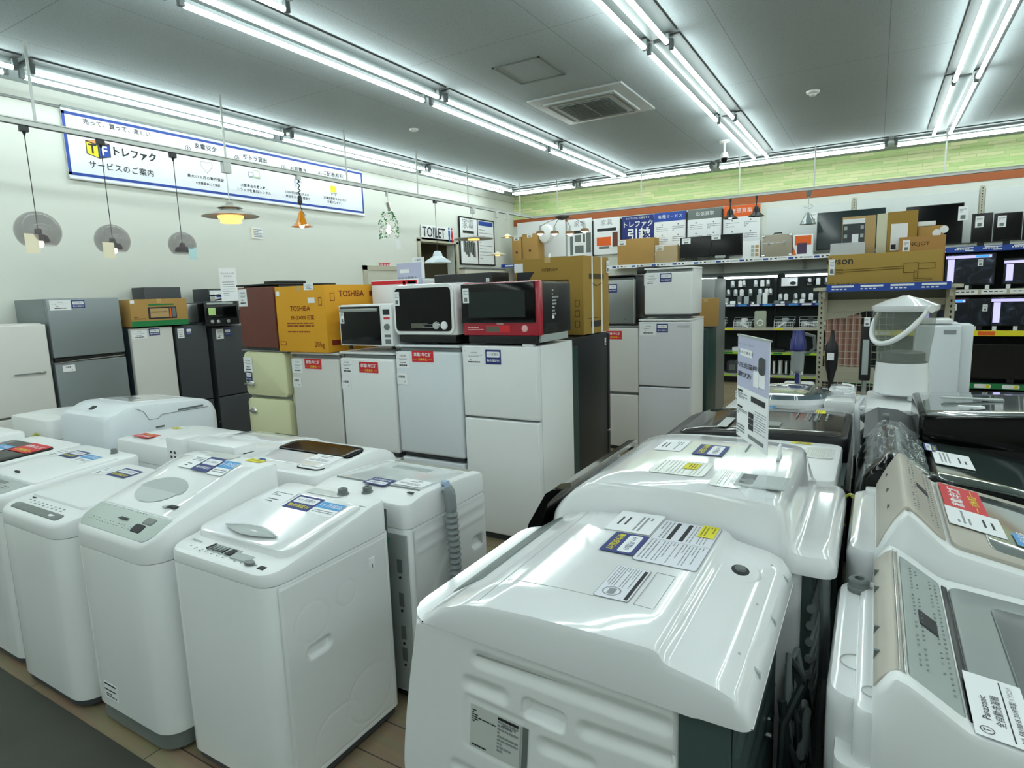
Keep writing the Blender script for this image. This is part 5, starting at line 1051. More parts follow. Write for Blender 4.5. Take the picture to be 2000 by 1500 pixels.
MB().box(-w/2, w/2-.105, -.008, .01, .012, h-.004, white2, .004).box(-w/2+.01, w/2-.115, -.011, -.007, .02, h-.015, glossb, .002).build('door', t)
MB().box(-w/2+.02, w/2-.13, -.028, -.01, h-.055, h-.03, steel, .005).build('handle', t)
m = MB().box(w/2-.103, w/2, -.008, .01, .012, h-.004, white2, .004).box(w/2-.085, w/2-.02, -.01, -.007, h-.08, h-.04, ink).box(w/2-.08, w/2-.02, -.01, -.007, h-.115, h-.1, redl).lathe([(0, .014), (.022, .013), (.025, 0)], pgreyd, 24, M=T_(w/2-.05, -.008, h*.48) @ FRONT).box(w/2-.08, w/2-.02, -.01, -.007, .08, .1, pgreyd).box(w/2-.075, w/2-.02, -.01, -.007, .03, .065, pgreyd); m.build('control_panel', t)
fcard(t, 'tag', .04, .09, -w/2+.035, h-.1, -.012)
t, w, h = oven('white-framed steam oven with black glass door and two round dials', -3.09, -2.525, 1.475, 1.84, .48, white2, white2)
MB().slab(-w/2, w/2, 0, .46, 0, h, gloss, .03, .04, .03).build('body', t)
m = MB(); m.prism([(x, y+h/2) for x, y in rrect(w-.02, h-.015, .045)], white2, -.014, .005, 'y').prism([(x, y+h/2) for x, y in rrect(w-.06, h-.055, .03)], glossb, -.018, -.012, 'y'); m.build('door', t)
m = MB().box(-.11, -.0, -.0195, -.0175, .05, .085, mat('display_olive', '5f6054', .3)).lathe([(0, .012), (.025, .011), (.03, 0)], chrome, 24, M=T_(.12, -.018, .068) @ FRONT).lathe([(0, .01), (.026, .009), (.03, 0)], paper, 24, M=T_(.19, -.018, .068) @ FRONT); bars(m, .0, .09, .05, .09, 4, inkg, T_(0, -.018, 0) @ FRONT, .0006); m.build('control_panel', t)
fcard(t, 'tag', .05, .1, -w/2+.05, h-.1, -.02)
MB().box(-w/2+.02, w/2-.02, .02, .44, -.058, 0, black, .012).build('tray', t)
t, w, h = oven('dark red steam oven with black glass door and black side', -2.47, -1.86, 1.475, 1.83, .5, red, black)
MB().box(-w/2+.01, w/2-.012, .03, .5, 0, h-.01, black, .015).build('body', t)
m = MB().slab(-w/2, w/2, 0, .05, 0, h, red, .02, .01, .012); m.build('front_frame', t)
m = MB().box(-w/2+.003, w/2-.03, -.012, .0, .085, h-.006, glossb, .008); m.box(-w/2+.06, w/2-.1, -.0135, -.011, .12, h-.06, mat('oven_window', '1a2322', .12)); m.build('door', t)
m = MB().box(-.11, .0, -.003, 0, .025, .06, mat('display_olive', '', .3)).box(-.112, .08, -.002, 0, .02, .065, redl).lathe([(0, .004), (.016, .004), (.022, .002), (.024, 0)], mat('knob_ring', 'e8b0b0', .3), 24, M=T_(.19, 0, .045) @ FRONT); bars(m, -.26, -.13, .03, .06, 2, mat('knob_ring', '', .3), T_(0, -.001, 0) @ FRONT, .0006); m.text('TOSHIBA', paper, .014, T_(0, -.0015, .077) @ FRONT); m.build('control_panel', t)
fcard(t, 'tag', .05, .1, -w/2+.045, h-.085, -.014)
m = MB(); K = T_(w/2-.011, 0, 0) @ RZ(90) @ RX(90); bars(m, .2, .38, .12, .3, 8, pgrey, K, .001, .5, 1); m.box(.2, .23, .1, .12, 0, .001, paper, M=K)
for r_ in range(4):
    for c_ in range(10): m.box(.1+c_*.018, .11+c_*.018, .02+r_*.014, .026+r_*.014, 0, .0012, dgrey, M=K)
m.build('side_print', t, smooth=False, merge=False)
MB().box(-w/2+.03, w/2-.04, .02, .46, -.058, 0, black, .012).box(w/2-.04, w/2-.02, .05, .46, -.05, 0, pgrey, .004).build('tray', t)
t = thing('microwave', 'flat black appliance behind the white-framed oven, only its top showing', 'microwave', (-2.83, 4.03, 1.4)); MB().box(-.28, .28, 0, .26, .0, .52, black, .01).box(-.18, .05, -.004, 0, .44, .46, dgrey).build('body', t); MB().box(-.27, .27, -.008, 0, .05, .42, glossb, .003).build('door', t); fcard(t, 'tag', .03, .03, .24, .46)
p = W(798, 570, 'Y', 3.99); t = thing('shop_sign', 'lilac and white sign about used fridges behind the white-framed oven', 'sign', (p.x, 4.015, 1.4), 0)
MB().box(-.13, .13, -.004, 0, .0, .63, MAT['lilac_print']).box(.04, .16, -.002, .002, .5, .67, paper).box(-.1, .0, -.005, -.003, .55, .58, paper).build('sheet', t, smooth=False); m = MB(); m.text('中古冷蔵庫の', ink, .035, T_(-.02, -.0045, .5) @ FRONT).text('選び方', ink, .035, T_(-.06, -.0045, .445) @ FRONT).text('ご案内', ink, .02, T_(.1, -.0045, .65) @ FRONT); m.build('print', t, smooth=False, merge=False)
# ---- second row, back to back, and further
t = fridge('black refrigerator behind the big white one with its side showing', (-2.2, 4.89), PI, .54, .82, 1.405, [(.05, .55), (.56, 1.4)], body=mat('satin_black', '15181a', .35), door=black, dt=.05)
MB().box(-.275, -.262, .67, .82, .05, 1.34, teal).build('side_panel', t); card(t, 'tag', .03, .06, T_(-.268, .1, 1.33) @ RZ(-90) @ RX(90))
t, w, d, h = box_thing('appliance_carton', 'large brown carton with white straps on the black refrigerator', 'box', -2.53, -1.925, 4.34, 4.86, 1.415, 2.02, olive, 0, bev=.006)
m = MB(); I = FRONT @ T_(0, 0, .001); bo = mat('brown_ink', '4c3a18', .8)
m.prism([(-.28, .5), (-.12, .5), (-.28, .29)], ink, 0, .0007, 'z', M=I).text('HYBRID+', bo, .035, I @ T_(.02, .51, 0)).box(-.3, -.22, .5, .57, .001, .002, paper, M=I)
for a in ((-.1, .18, .42, .43), (-.08, .16, .36, .37), (-.1, -.09, .1, .43), (.17, .18, .1, .43), (-.1, .18, .1, .11)): m.box(a[0], a[1], a[2], a[3], 0, .0006, bo, M=I)
for z in (.06, .14, .22): m.box(.23, .27, z, z+.05, 0, .0006, bo, M=I).box(.235, .265, z+.005, z+.045, 0, .0009, olive, M=I)
J = T_(w/2+.001, d/2, 0) @ RZ(90) @ RX(90)
m.box(-.18, .1, .12, .125, 0, .0006, bo, M=J).box(-.12, .05, .05, .1, 0, .0008, ink, M=J).box(.06, .1, .05, .1, 0, .0006, bo, M=J).box(-.15, .15, .43, .47, 0, .0006, bo, M=J).tube([J @ Vector((-.1+.2*k/10, .4-.02*math.sin(PI*k/10), .001)) for k in range(11)], .003, bo, 5); m.build('print', t, smooth=False, merge=False)
for y in (.17, .36): MB().box(w/2, w/2+.004, y-.01, y+.01, 0, h+.003, paper).box(-w/2, w/2+.004, y-.01, y+.01, h, h+.004, paper).build('strap', t, smooth=False)
card(t, 'tag', .06, .1, T_(w/2+.005, .49, .53) @ RZ(90) @ RX(90))
Y3 = 6.25
t = fridge('white two-door refrigerator standing left of the taller white one, red sticker', (-2.42, Y3), 0, .54, .5, 1.35, [(.04, .62), (.65, 1.35)], door=greyw, body=white2, cap=steel); fcard(t, 'red', .18, .09, .0, 1.27)
t = fridge('steel-door black mini refrigerator on the left white refrigerator', (-2.43, Y3), 0, .48, .46, .52, [(.02, .49)], body=black, door=steel, z0=1.37, name='mini_fridge', cap=black); fcard(t, 'navy', .1, .09, -.0, .4); MB().lathe([(0, .003), (.008, .003)], pgreyd, 12, M=T_(.14, -.001, .07) @ FRONT).build('badge', t)
t = fridge('white two-door refrigerator with a smaller white one on top', (-1.87, Y3), 0, .55, .56, 1.42, [(.04, .72), (.735, 1.41)], door=mat('pearl_white', 'd9dadf', .35), body=white2, cap=white2); fcard(t, 'price', .18, .12, -.17, 1.33); fcard(t, 'navy', .12, .09, -.02, 1.345); m = MB().text('MAXZEN', inkg, .03, T_(.2, -.0015, 1.36) @ FRONT); m.build('badge', t, smooth=False)
t = fridge('small white box refrigerator on top of the white two-door one', (-1.84, Y3+.02), 0, .5, .42, .49, [(.03, .46)], door=white2, body=white2, z0=1.455, cap=white2, name='mini_fridge', doorr=.02); fcard(t, 'price', .16, .12, -.17, .39); fcard(t, 'navy', .12, .09, -.02, .405)
t = fridge('dark teal refrigerator beyond the stacked white ones', (-1.9, 7.2), 0, .5, .5, 1.28, [(.05, 1.27)], door=teal, body=teal)
t, w, d, h = box_thing('small_carton', 'small brown carton on the dark teal refrigerator', 'box', -1.95, -1.66, 7.22, 7.5, 1.3, 1.62, cardb, math.radians(12)); t.location = (-1.69, 7.28, 1.3); m = MB().box(-.14, -.05, -.002, 0, .25, .265, paper).text('OFF', ink, .08, T_(w/2+.001, d*.5, .07) @ RZ(90) @ RX(90)); m.build('print', t, smooth=False)
t = fridge('tall stainless refrigerator beside the gadget shelves', (-2.12, 8.3), 0, .6, .72, 1.86, [(.04, .6), (.61, 1.15), (1.16, 1.85)], door=steel, body=mat('steel_side', '8f9493', .4, metal=.5), handle=[(1, .29, 1.1, .08, black, 'notch')])
# ================================================= shelf lights, gondolas on the back wall
def wall_shelf():
    t = thing('high_shelf', 'long high wall shelf with printed price rail over the gadget shelves', 'shelf', (-2.4, 11.62, 2.2))
    MB().box(-2.2, 2.2, 0, .42, 0, .03, shelfm).build('board', t)
    m = MB().box(-2.2, 2.2, -.012, 0, -.03, .035, paper)
    for k in range(11):
        x = -2.1+k*.4; I = T_(x, -.012, 0) @ FRONT; m.prism([(a+.02, b+.0) for a, b in rrect(.08, .03, .006)], blued, 0, .001, 'z', M=I).box(.09, .12, -.012, .012, 0, .001, ink, M=I).box(.16, .2, -.006, .012, 0, .001, ink, M=I); bars(m, .22, .36, -.015, .015, 2, inkg, I, .0008)
    m.build('price_rail', t, smooth=False)
    for x in (-1.5, -.1, 1.3): MB().prism([(.02, 0), (.42, 0), (.42, -.19), (.38, -.19), (.3, -.08)], shelfm, x-.015, x+.015, 'x').build('bracket', t)
wall_shelf()
# gadget gondola
GX0, GX1 = -3.5, -.45
t = thing('gadget_shelving', 'dark-backed shelving bays with lit top and price rails under the high shelf', 'shelving', ((GX0+GX1)/2, 11.7, 0)); hw = (GX1-GX0)/2; GS = t
MB().box(-hw, hw, .3, .34, .05, 1.97, dback).box(-hw, hw, 0, .34, 0, .12, black).build('back_panel', t)
levels = (.14, .55, .98, 1.4)
for i, z in enumerate(levels):
    s_ = MB().box(-hw, hw, -.1 if i < 3 else .0, .3, z, z+.02, shelfm).build('shelf_board', t)
    m = MB().box(-hw, hw, (-.112 if i < 3 else -.012), (-.1 if i < 3 else 0), z-.02, z+.025, [post, lime, post, navy][i]); yy = (-.113 if i < 3 else -.013)
    for k in range(14):
        x = -hw+.1+k*.21; m.box(x, x+.15, yy, yy+.002, z-.012, z+.018, [lime, green, yellow if k % 4 == 1 else post, paper][i] if k % 2 else [lime, lime, post, blue][i])
    m.build('price_rail', s_, smooth=False)
for x in (-hw, -hw+.78, -hw+1.95, hw): MB().box(x-.02, x+.02, .26, .3, 0, 1.97, black).build('upright', t)
MB().box(-hw, hw, .0, .34, 1.95, 1.99, mat('canopy_dark', '3b4444', .6)).build('canopy', t)
for k in range(3):
    L = 1.0; x = -hw+.05+k*1.03; o = MB().box(x, x+L-.06, .0, .04, 1.92, 1.95, housem).build('light_housing', t)
    MB().cyl((x+.02, .02, 1.9), (x+L-.08, .02, 1.9), .018, smallt, n=10).build('tube', o)
def gx(px, z): return W(px, 600, 'Y', 11.75).x
# hung gadgets in blister packs: one object each
gcol = [dgrey, pgrey, paper, pgreyd, mat('pack_grey', 'aab3b8', .3), black]
kinds = []
for i in range(3):
    o = thing('blister_pack', 'small gadget pack hanging', 'gadget', (0, 0, -9)); MB().box(-.035, .035, -.012, .0, -.09, .02, gcol[i+2], .006).build('gadget', o); MB().box(-.018, .022, -.02, -.016, -.05, .03, paper, M=RY(-8)).build('price_tag', o); kinds.append(o)
def dupt(src, loc, label, group=None, rz=None):
    r = src.copy(); COL.objects.link(r); r.location = loc; r['label'] = label
    if group: r['group'] = group
    if rz is not None: r.rotation_euler = (0, 0, rz)
    for c in src.children:
        q = c.copy(); COL.objects.link(q); q.parent = r
    return r
n = 0
RN = {1.82: 'top', 1.64: 'second'}
for z, xs in ((1.82, (1391, 1402, 1428, 1443, 1450, 1473, 1486, 1497, 1578, 1595, 1612)), (1.66, (1392, 1402, 1420, 1434, 1446, 1463, 1482, 1495, 1502)), (1.56, (1522, 1533, 1552, 1567, 1582, 1600, 1614))):
    for px in xs:
        p = W(px, 600, 'Y', 11.85); p = (p.x, 11.96, z)
        dupt(kinds[n % 3], p, {1.82: 'small gadget pack with white tag on the upper pegs of the lit shelving', 1.66: 'small gadget pack with white tag on the middle pegs of the left bay', 1.56: 'small gadget pack with white tag on the middle pegs of the right bay'}[z], {1.82: 'gadget packs on the upper pegs', 1.66: 'gadget packs on the middle left pegs', 1.56: 'gadget packs on the middle right pegs'}[z]); n += 1
for k in kinds:
    for c in list(k.children): bpy.data.objects.remove(c)
    bpy.data.objects.remove(k)
t = thing('gadget_box', 'white boxed device with dark oval picture in the right lit bay', 'box', (W(1542, 545, 'Y', 11.9).x, 11.88, 1.72)); MB().box(-.13, .13, 0, .1, 0, .15, paper, .004).build('carton', t); MB().lathe([(0, .001), (.05, .001)], ink, 24, M=T_(.06, 0, .05) @ FRONT, sy=.6).build('print', t)
t = thing('headphones', 'black round headset hanging beside the boxed device', 'headphones', (W(1582, 550, 'Y', 11.9).x, 11.93, 1.82)); MB().tube([(.06*math.cos(a), 0, .06*math.sin(a)) for a in [PI*2*k/16 for k in range(17)]], .018, black).build('band', t)
# small things on the shelf at 1.42
for k, px in enumerate((1395, 1418, 1432, 1444, 1458, 1470, 1482, 1494, 1518, 1528, 1540, 1554, 1566, 1590, 1604)):
    p = W(px, 600, 'Y', 11.8); h = (.05, .12, .06, .15, .14, .05, .16, .2, .05, .04, .04, .05, .07, .05, .04)[k]
    o = thing('accessory_pack', 'small accessory standing on the grey ledge above the blue price rail', 'accessory', (p.x, 11.78+.02*(k % 2), 1.42), 0, 'small accessories on the ledge'); MB().box(-.035-.01*(k % 3), .035, 0, .06, 0, h, gcol[k % 5], .008).build('case', o)
    if k % 2: MB().box(-.02, .02, -.006, -.001, .0, .03, paper).build('price_tag', o)
# wire baskets at .98
for k, px in enumerate((1400, 1450, 1482, 1530, 1580, 1612)):
    p = W(px, 640, 'Y', 11.65); w = .3 if k % 5 else .24
    if px == 1482:
        o = thing('clear_bag', 'clear bag with coiled white cable standing between the baskets', 'bag', (p.x+.02, 11.64, 1.0)); MB().slab(-.1, .1, 0, .06, 0, .3, mat('clear_bag_grey', 'b5bba8', .3, alpha=.8), .02, .02, .02).build('bag', o); MB().tube([(.05*math.cos(a), -.004, .09+.05*math.sin(a)) for a in [k_*.5 for k_ in range(26)]], .008, paper).build('cable', o); continue
    o = thing('wire_basket', 'wire basket of mixed small electronics on the yellow-tagged shelf', 'basket', (p.x, 11.62, 1.0), 0, 'wire baskets on the yellow-tagged shelf'); m = MB()
    for z in (.005, .05, .1): m.tube([(-w/2, 0, z), (w/2, 0, z), (w/2+.02, .25, z+.08), (-w/2-.02, .25, z+.08), (-w/2, 0, z)], .004, paper, 5)
    for j in range(9): x = -w/2+w*j/8; m.tube([(x, 0, 0), (x, 0, .1)], .0025, paper, 5)
    m.build('wire_frame', o); MB().box(-.08, .08, -.012, -.008, .05, .075, paper, M=RY(random.choice((-35, 10, 30)))).build('price_tag', o)
    for j in range(3):
        g = thing('gadget', 'small electronic item lying in a wire basket', 'gadget', (p.x+(-.08, .02, .09)[j], 11.72, 1.02), random.random(), 'items in the wire baskets'); MB().box(-.045, .045, -.04, .04, 0, .1+.05*(j == 1), gcol[(k+j) % 5], .015).build('body', g)
t = thing('router', 'grey-white device on the third shelf left', 'gadget', (W(1440, 650, 'Y', 11.7).x, 11.75, .57)); MB().slab(-.1, .1, 0, .18, 0, .07, white2, .03, .03, .02).build('body', t); MB().cyl((.05, .1, .06), (.06, .1, .12), .012, paper).build('antenna', t)
t = thing('media_player', 'flat black player on the third shelf behind the sign', 'player', (W(1508, 650, 'Y', 11.7).x, 11.7, .57)); MB().box(-.22, .22, 0, .25, 0, .06, black, .01).build('body', t); MB().box(-.2, .2, -.003, 0, .02, .03, pgreyd).build('display', t)
t = thing('coffee_maker', 'dark round appliance on the bottom shelf', 'appliance', (W(1430, 700, 'Y', 11.7).x, 11.72, .16)); MB().slab(-.12, .12, 0, .22, 0, .24, dgrey, .08, .06, .05).build('body', t); MB().box(-.05, .05, -.004, .0, .06, .16, pgreyd, .01).build('panel', t)
for k in range(6):
    o = thing('speaker', 'slim grey-white speaker in the row on the bottom shelf', 'speaker', (W(1500, 700, 'Y', 11.7).x+k*.1, 11.7, .16), 0, 'slim speakers on the bottom shelf'); MB().cyl((0, .05, 0), (0, .05, .26), .04, dgrey if k % 2 else pgrey, n=20).build('body', o); MB().box(-.012, .012, .005, .012, .02, .24, paper).build('label_strip', o)
# ---- items on the high shelf (z 2.235)
HS = 2.232; HY = 11.66
def onshelf(px0, px1, pytop, y=HY): a = W(px0, 470, 'Y', y); b = W(px1, 470, 'Y', y); return a.x, b.x, W((px0+px1)/2, pytop, 'Y', y).z
x0, x1, z1 = onshelf(1206, 1278, 466); t, w, d, h = box_thing('carton', 'wide brown carton on the high shelf below the deep blue poster', 'box', x0, x1, HY, HY+.3, HS, z1, cardb, tape=False); fcard(t, 'tag', .16, .1, -w/2+.09, h-.06, -.002)
x0, x1, z1 = onshelf(1279, 1322, 480); t, w, d, h = box_thing('wrapped_parcel', 'low brown parcel wrapped in crinkled plastic next to the wide carton', 'box', x0, x1, HY, HY+.28, HS, z1, cardb2, tape=False); fcard(t, 'tag', .16, .1, -w/2+.09, h-.03, -.002)
MB().grid(lambda u, v: (-w/2+w*u, -.01+.006*math.sin(u*40)*math.cos(v*9), h*v), 30, 6, mat('crinkle_film', 'd8c8a8', .08, alpha=.35, coat=1)).build('plastic_wrap', t)
def tv(label, x0, x1, y, z0, z1, rz=0, scr=None, group=None, stand=True, name='television', tagpos=None, thick=.04):
    w = x1-x0; h = z1-z0; t = thing(name, label, 'television', ((x0+x1)/2, y, z0), rz, group); s0 = .07 if stand else 0
    MB().box(-w/2, w/2, 0, thick, s0, h, black, .004).build('housing', t)
    MB().box(-w/2+.012, w/2-.012, -.002, .002, s0+.02, h-.012, scr or glossb).build('screen', t, smooth=False)
    if stand: MB().box(-w*.2, w*.2, -.06, .1, 0, .012, black, .004).box(-.04, .04, .01, .03, .01, s0+.02, black).build('stand', t)
    if tagpos: card(t, 'tag', tagpos[2], tagpos[3], T_(tagpos[0], -.004, tagpos[1]) @ FRONT)
    return t
x0, x1, z1 = onshelf(1327, 1388, 462); t = tv('flat black monitor, left of two side by side on the high shelf', x0, x1, HY+.05, HS, z1); fcard(t, 'tag', .16, .1, -.17, z1-HS-.07, -.005)
x0, x1, z1 = onshelf(1388.6, 1449, 457); t = tv('flat black monitor, right of two side by side on the high shelf', x0, x1, HY+.05, HS, z1); fcard(t, 'tag', .16, .1, -.19, z1-HS-.03, -.005); MB().box(-.2, -.02, -.008, -.004, .04, .08, pgrey).build('label_strip', t)
x0, x1, z1 = onshelf(1451, 1484, 470); t, w, d, h = box_thing('photo_carton', 'white carton with small photo prints on the high shelf', 'box', x0, x1, HY, HY+.15, HS, z1, paper, tape=False); m = MB()
for j in range(6): m.box(.0+(j % 2)*.07, .055+(j % 2)*.07, -.002, 0, .03+(j//2)*.07, .085+(j//2)*.07, cardb2 if j % 2 else pgrey)
m.build('print', t, smooth=False)
x0, x1, z1 = onshelf(1489, 1547, 458); t = thing('aluminium_case', 'aluminium carrying case with corner guards on the high shelf', 'case', ((x0+x1)/2, HY, HS)); w = x1-x0; h = z1-HS; MB().box(-w/2, w/2, 0, .2, 0, h, mat('case_champagne', 'a59c8d', .4, metal=.4), .012).build('body', t); m = MB()
for a in (-1, 1):
    for b in (0, 1): m.box(a*(w/2-.02)-.025, a*(w/2-.02)+.025, -.006, .03, b*(h-.045), b*(h-.045)+.045, chrome, .008)
m.box(-w/2, w/2, -.004, 0, h*.62, h*.64, chrome); m.build('corner_guards', t); [MB().box(x-.02, x+.02, -.012, 0, h*.55, h*.72, steel, .004).build('latch', t) for x in (-w*.28, w*.24)]; MB().tube([(-.07, .1, h), (-.06, .1, h+.03), (.06, .1, h+.03), (.07, .1, h)], .01, black).build('handle', t)
x0, x1, z1 = onshelf(1549, 1588, 458); t, w, d, h = box_thing('game_box', 'small orange, white and purple box on the high shelf', 'box', x0, x1, HY, HY+.12, HS, z1, paper, tape=False); m = MB().box(-w*.4, w*.42, -.002, 0, h*.5, h*.95, orange).box(-w*.28, w*.2, -.004, 0, h*.08, h*.6, mat('plum', '4a3a55', .5)).prism([(-w*.5, 0), (-w*.3, 0), (-w*.5, h*.5)], orange, -.003, 0, 'y'); m.build('print', t, smooth=False)
x0, x1, z1 = onshelf(1594, 1727, 410); tv('large black television on the high shelf behind the grey cone pendant', x0, x1, HY+.06, HS, z1, tagpos=(-.55, .62, .1, .16), scr=mat('tv_screen', '1d2c2e', .12, coat=.6))
# high corner shelf with cartons, fan
t = thing('corner_shelf', 'short shelf with blue price rail near the wall corner', 'shelf', (-6.0, 11.3, 2.32)); MB().box(-.9, .75, 0, .72, 0, .03, shelfm).build('board', t); m = MB().box(-.9, .4, -.012, 0, -.02, .05, blued); [m.box(-.8+k*.3, -.6+k*.3, -.014, -.01, .0, .03, paper) for k in range(4)]; m.build('price_rail', t, smooth=False)
[MB().box(x-.02, x+.02, .6, .74, -2.32, 0, post).build('upright', t) for x in (-.88, .7)]
for i, (a, b, c) in enumerate(((1000, 1018, 464), (1020, 1050, 458))):
    x0, x1 = W(a, 480, 'Y', 11.45).x, W(b, 480, 'Y', 11.45).x; z1 = W(a, c, 'Y', 11.45).z; t, w, d, h = box_thing('carton', ['small brown carton at the wall corner', 'brown carton with round print beside the white fan'][i], 'box', x0, x1, 11.45, 11.75, 2.35, z1, cardb, tape=False); MB().lathe([(0, .001), (.03, .001)], brownm, 20, M=T_(0, -.001, h*.45) @ FRONT).build('print', t); fcard(t, 'tag', .12, .1, 0, h-.02, -.003)
p = W(1066, 462, 'Y', 11.5); t = thing('desk_fan', 'white desk fan with round grey grille on the corner shelf', 'fan', (p.x, 11.5, 2.35), -.2); MB().box(-.14, .14, 0, .2, 0, .05, white2, .02).cyl((0, .1, .04), (0, .1, .2), .03, white2).build('base', t)
MB().lathe([(.0, -.03), (.1, -.03), (.18, 0), (.2, .04), (.16, .1), (0, .13)], white2, 36, M=T_(0, .06, p.z-2.3) @ RX(90)).build('housing', t); MB().lathe([(0, .03), (.15, .025), (.165, .0)], pgreyd, 32, M=T_(0, .0, p.z-2.3) @ RX(90)).build('grille', t)
t = thing('fire_alarm', 'red fire alarm box with white plate near the corner', 'alarm', (-6.84, 12.02, 1.93)); MB().box(-.15, .15, 0, .03, 0, .34, redl, .02).build('housing', t); MB().box(-.1, .1, -.008, 0, .12, .28, paper, .004).build('plate', t)
t = thing('wall_cabinet', 'cream wall cabinet with dark top edge under the framed poster', 'cabinet', (XA+.02, 10.6, 1.2), PI/2); MB().box(-.75, .75, -.14, .0, 0, 1.05, mat('cream_cabinet', 'd3d0c2', .5), .008).build('body', t); MB().box(-.76, .76, -.15, 0, 1.05, 1.08, pgreyd).build('top_edge', t)
# air purifier things glimpsed under the high shelf left
t = thing('printer', 'grey printer with black top on a fridge by the high shelf', 'printer', (-3.55, 11.0, 1.9)); MB().box(-.35, .35, 0, .4, 0, .12, pgrey, .01).build('body', t); MB().box(-.28, .1, .05, .35, .12, .26, black, .03).build('lid', t); MB().box(-.34, -.1, -.003, 0, .02, .1, redl).build('label_sheet', t)
t = fridge('grey refrigerator under the printer, mostly hidden', (-3.55, 10.98), 0, .72, .5, 1.9, [(.04, 1.88)], door=pgrey, body=pgrey)
# ================================================= television racks on the right
t = thing('television_rack', 'long dark television rack with blue, white and green price rails', 'shelving', (2.6, 11.2, 0)); R0 = -2.98
MB().box(R0, 2.6, .5, .54, 0, 2.2, dback).box(R0, 2.6, .02, .5, 0, .1, black).build('back_panel', t)
RAIL = {2.18: blued, 1.56: post, .96: yellow, .18: green}
for z in (2.18, 1.56, .96, .18):
    s_ = MB().box(R0, 2.6, 0, .5, z, z+.02, dgrey).build('shelf_board', t); m = MB().box(R0, 2.6, -.015, 0, z-.05, z+.03, RAIL[z])
    for k in range(17):
        x = R0+.05+k*.33
        if z == 2.18: m.box(x, x+.2, -.017, -.014, z+.005, z+.02, paper).box(x+.1, x+.2, -.017, -.014, z-.035, z-.02, paper); [m.box(x+j*.03-.02, x+j*.03, -.017, -.014, z-.015, z, paper) for j in range(6)]
        elif z == 1.56: m.box(x, x+.29, -.017, -.014, z-.04, z+.02, paper); [m.box(x+.03+j*.06, x+.07+j*.06, -.019, -.016, z-.012, z, ink) for j in range(4)]
        elif z == .96: m.box(x, x+.2, -.017, -.014, z-.04, z+.02, [mat('mint', '7cc39c', .5), paper, orange][k % 3] if k % 2 else yellow)
        else: m.prism([(a+x+.1, b+z-.01) for a, b in rrect(.2, .06, .02)], paper, -.018, -.014, 'y').box(x+.14, x+.18, -.02, -.016, z-.035, z+.015, yellow)
    m.build('price_rail', s_, smooth=False)
[MB().box(x-.02, x+.02, .46, .5, 0, 2.2, black).build('upright', t) for x in (R0+.02, R0+1.35, R0+2.7, R0+4.1)]
def scr_mat(name, sc):
    def b_(nt, b):
        N = nt.nodes; L = nt.links; tc = N.new('ShaderNodeTexCoord'); n = N.new('ShaderNodeTexNoise'); n.inputs['Scale'].default_value = sc; n.inputs['Detail'].default_value = 9; n.inputs['Distortion'].default_value = 1.5
        r = N.new('ShaderNodeValToRGB'); e = r.color_ramp.elements; e[0].position = .45; e[0].color = (.002, .004, .008, 1); e[1].position = .78; e[1].color = (.28, .3, .34, 1)
        x = e.new(.62); x.color = (.02, .03, .05, 1); L.new(tc.outputs['Object'], n.inputs['Vector']); L.new(n.outputs['Fac'], r.inputs[0]); b.inputs['Base Color'].default_value = (0, 0, 0, 1); b.inputs['Roughness'].default_value = .15
        L.new(r.outputs[0], b.inputs['Emission Color']); b.inputs['Emission Strength'].default_value = .7
    return tex_mat(name, b_)
scr1, scr2 = scr_mat('screen_scene', 6), scr_mat('screen_scene_dim', 4)
glow = mat('screen_lilac', 'b9b4ea', .3, emit=.9); glow2 = mat('screen_blue', '3f9ae8', .3, emit=.9)
def shown_tv(label, px0, px1, pyt, pyb, z0, scr, y=11.3, bar=True):
    a = W(px0, pyt, 'Y', y); b = W(px1, pyb, 'Y', y); w = b.x-a.x; t = tv(label, a.x, b.x, y, z0, a.z, scr=scr, tagpos=None); h = a.z-z0
    if bar:
        MB().box(-w/2+.0, w/2-.05, -.01, -.004, h-.07, h-.03, glow).box(w*.1, w/2-.08, -.012, -.009, h-.065, h-.035, glow2).build('menu_bar', t, smooth=False); MB().box(-w/2+.03, -w/2+.11, -.008, -.004, .12, h-.08, glow).build('side_menu', t, smooth=False)
    fcard(t, 'tag', .06, .1, w*.2, h-.14, -.012); return t
T1 = 2.2
shown_tv('dark television glimpsed behind the vacuum rack, middle shelf', 1700, 1790, 583, 645, .98, scr2, bar=False)
for i, (a, b, c) in enumerate(((1768, 1880, 405), (1882, 1895, 418), (1897, 1938, 418), (1940, 1996, 417), (1998, 2040, 412))):
    x0, x1 = W(a, 450, 'Y', 11.35).x, W(b, 450, 'Y', 11.35).x; z1 = W(a, c, 'Y', 11.35).z
    if i == 1: continue
    tv('black television %s on top of the rack' % ['behind the cardboard cartons, largest', '', 'with one white tag', 'right of the one with a single tag', 'cut by the right edge'][i], x0, x1, 11.35, T1+.0, z1, tagpos=((.35, .5, .12, .2) if i == 0 else (-(x1-x0)/2+.09, z1-T1-.12, .1, .16)))
shown_tv('lit television with dark forest picture and lilac bar, upper shelf left', 1848, 1941, 497, 560, 1.58, scr1)
shown_tv('lit television with dim blue scene, upper shelf right edge', 1962, 2060, 505, 560, 1.58, scr2)
shown_tv('lit television with blue arrow bar behind the steel post, middle shelf', 1800, 1889, 583, 645, .98, scr2)
shown_tv('lit television with lilac vertical menu, middle shelf right', 1937, 2060, 580, 648, .98, scr1)
shown_tv('dim television with grey tag between two lit ones, middle shelf', 1893, 1934, 583, 645, .98, scr2, bar=False)
t = shown_tv('big dark television on the lowest shelf with blue caption bar', 1878, 2080, 672, 745, .2, mat('tv_off', '050607', .2), bar=False)
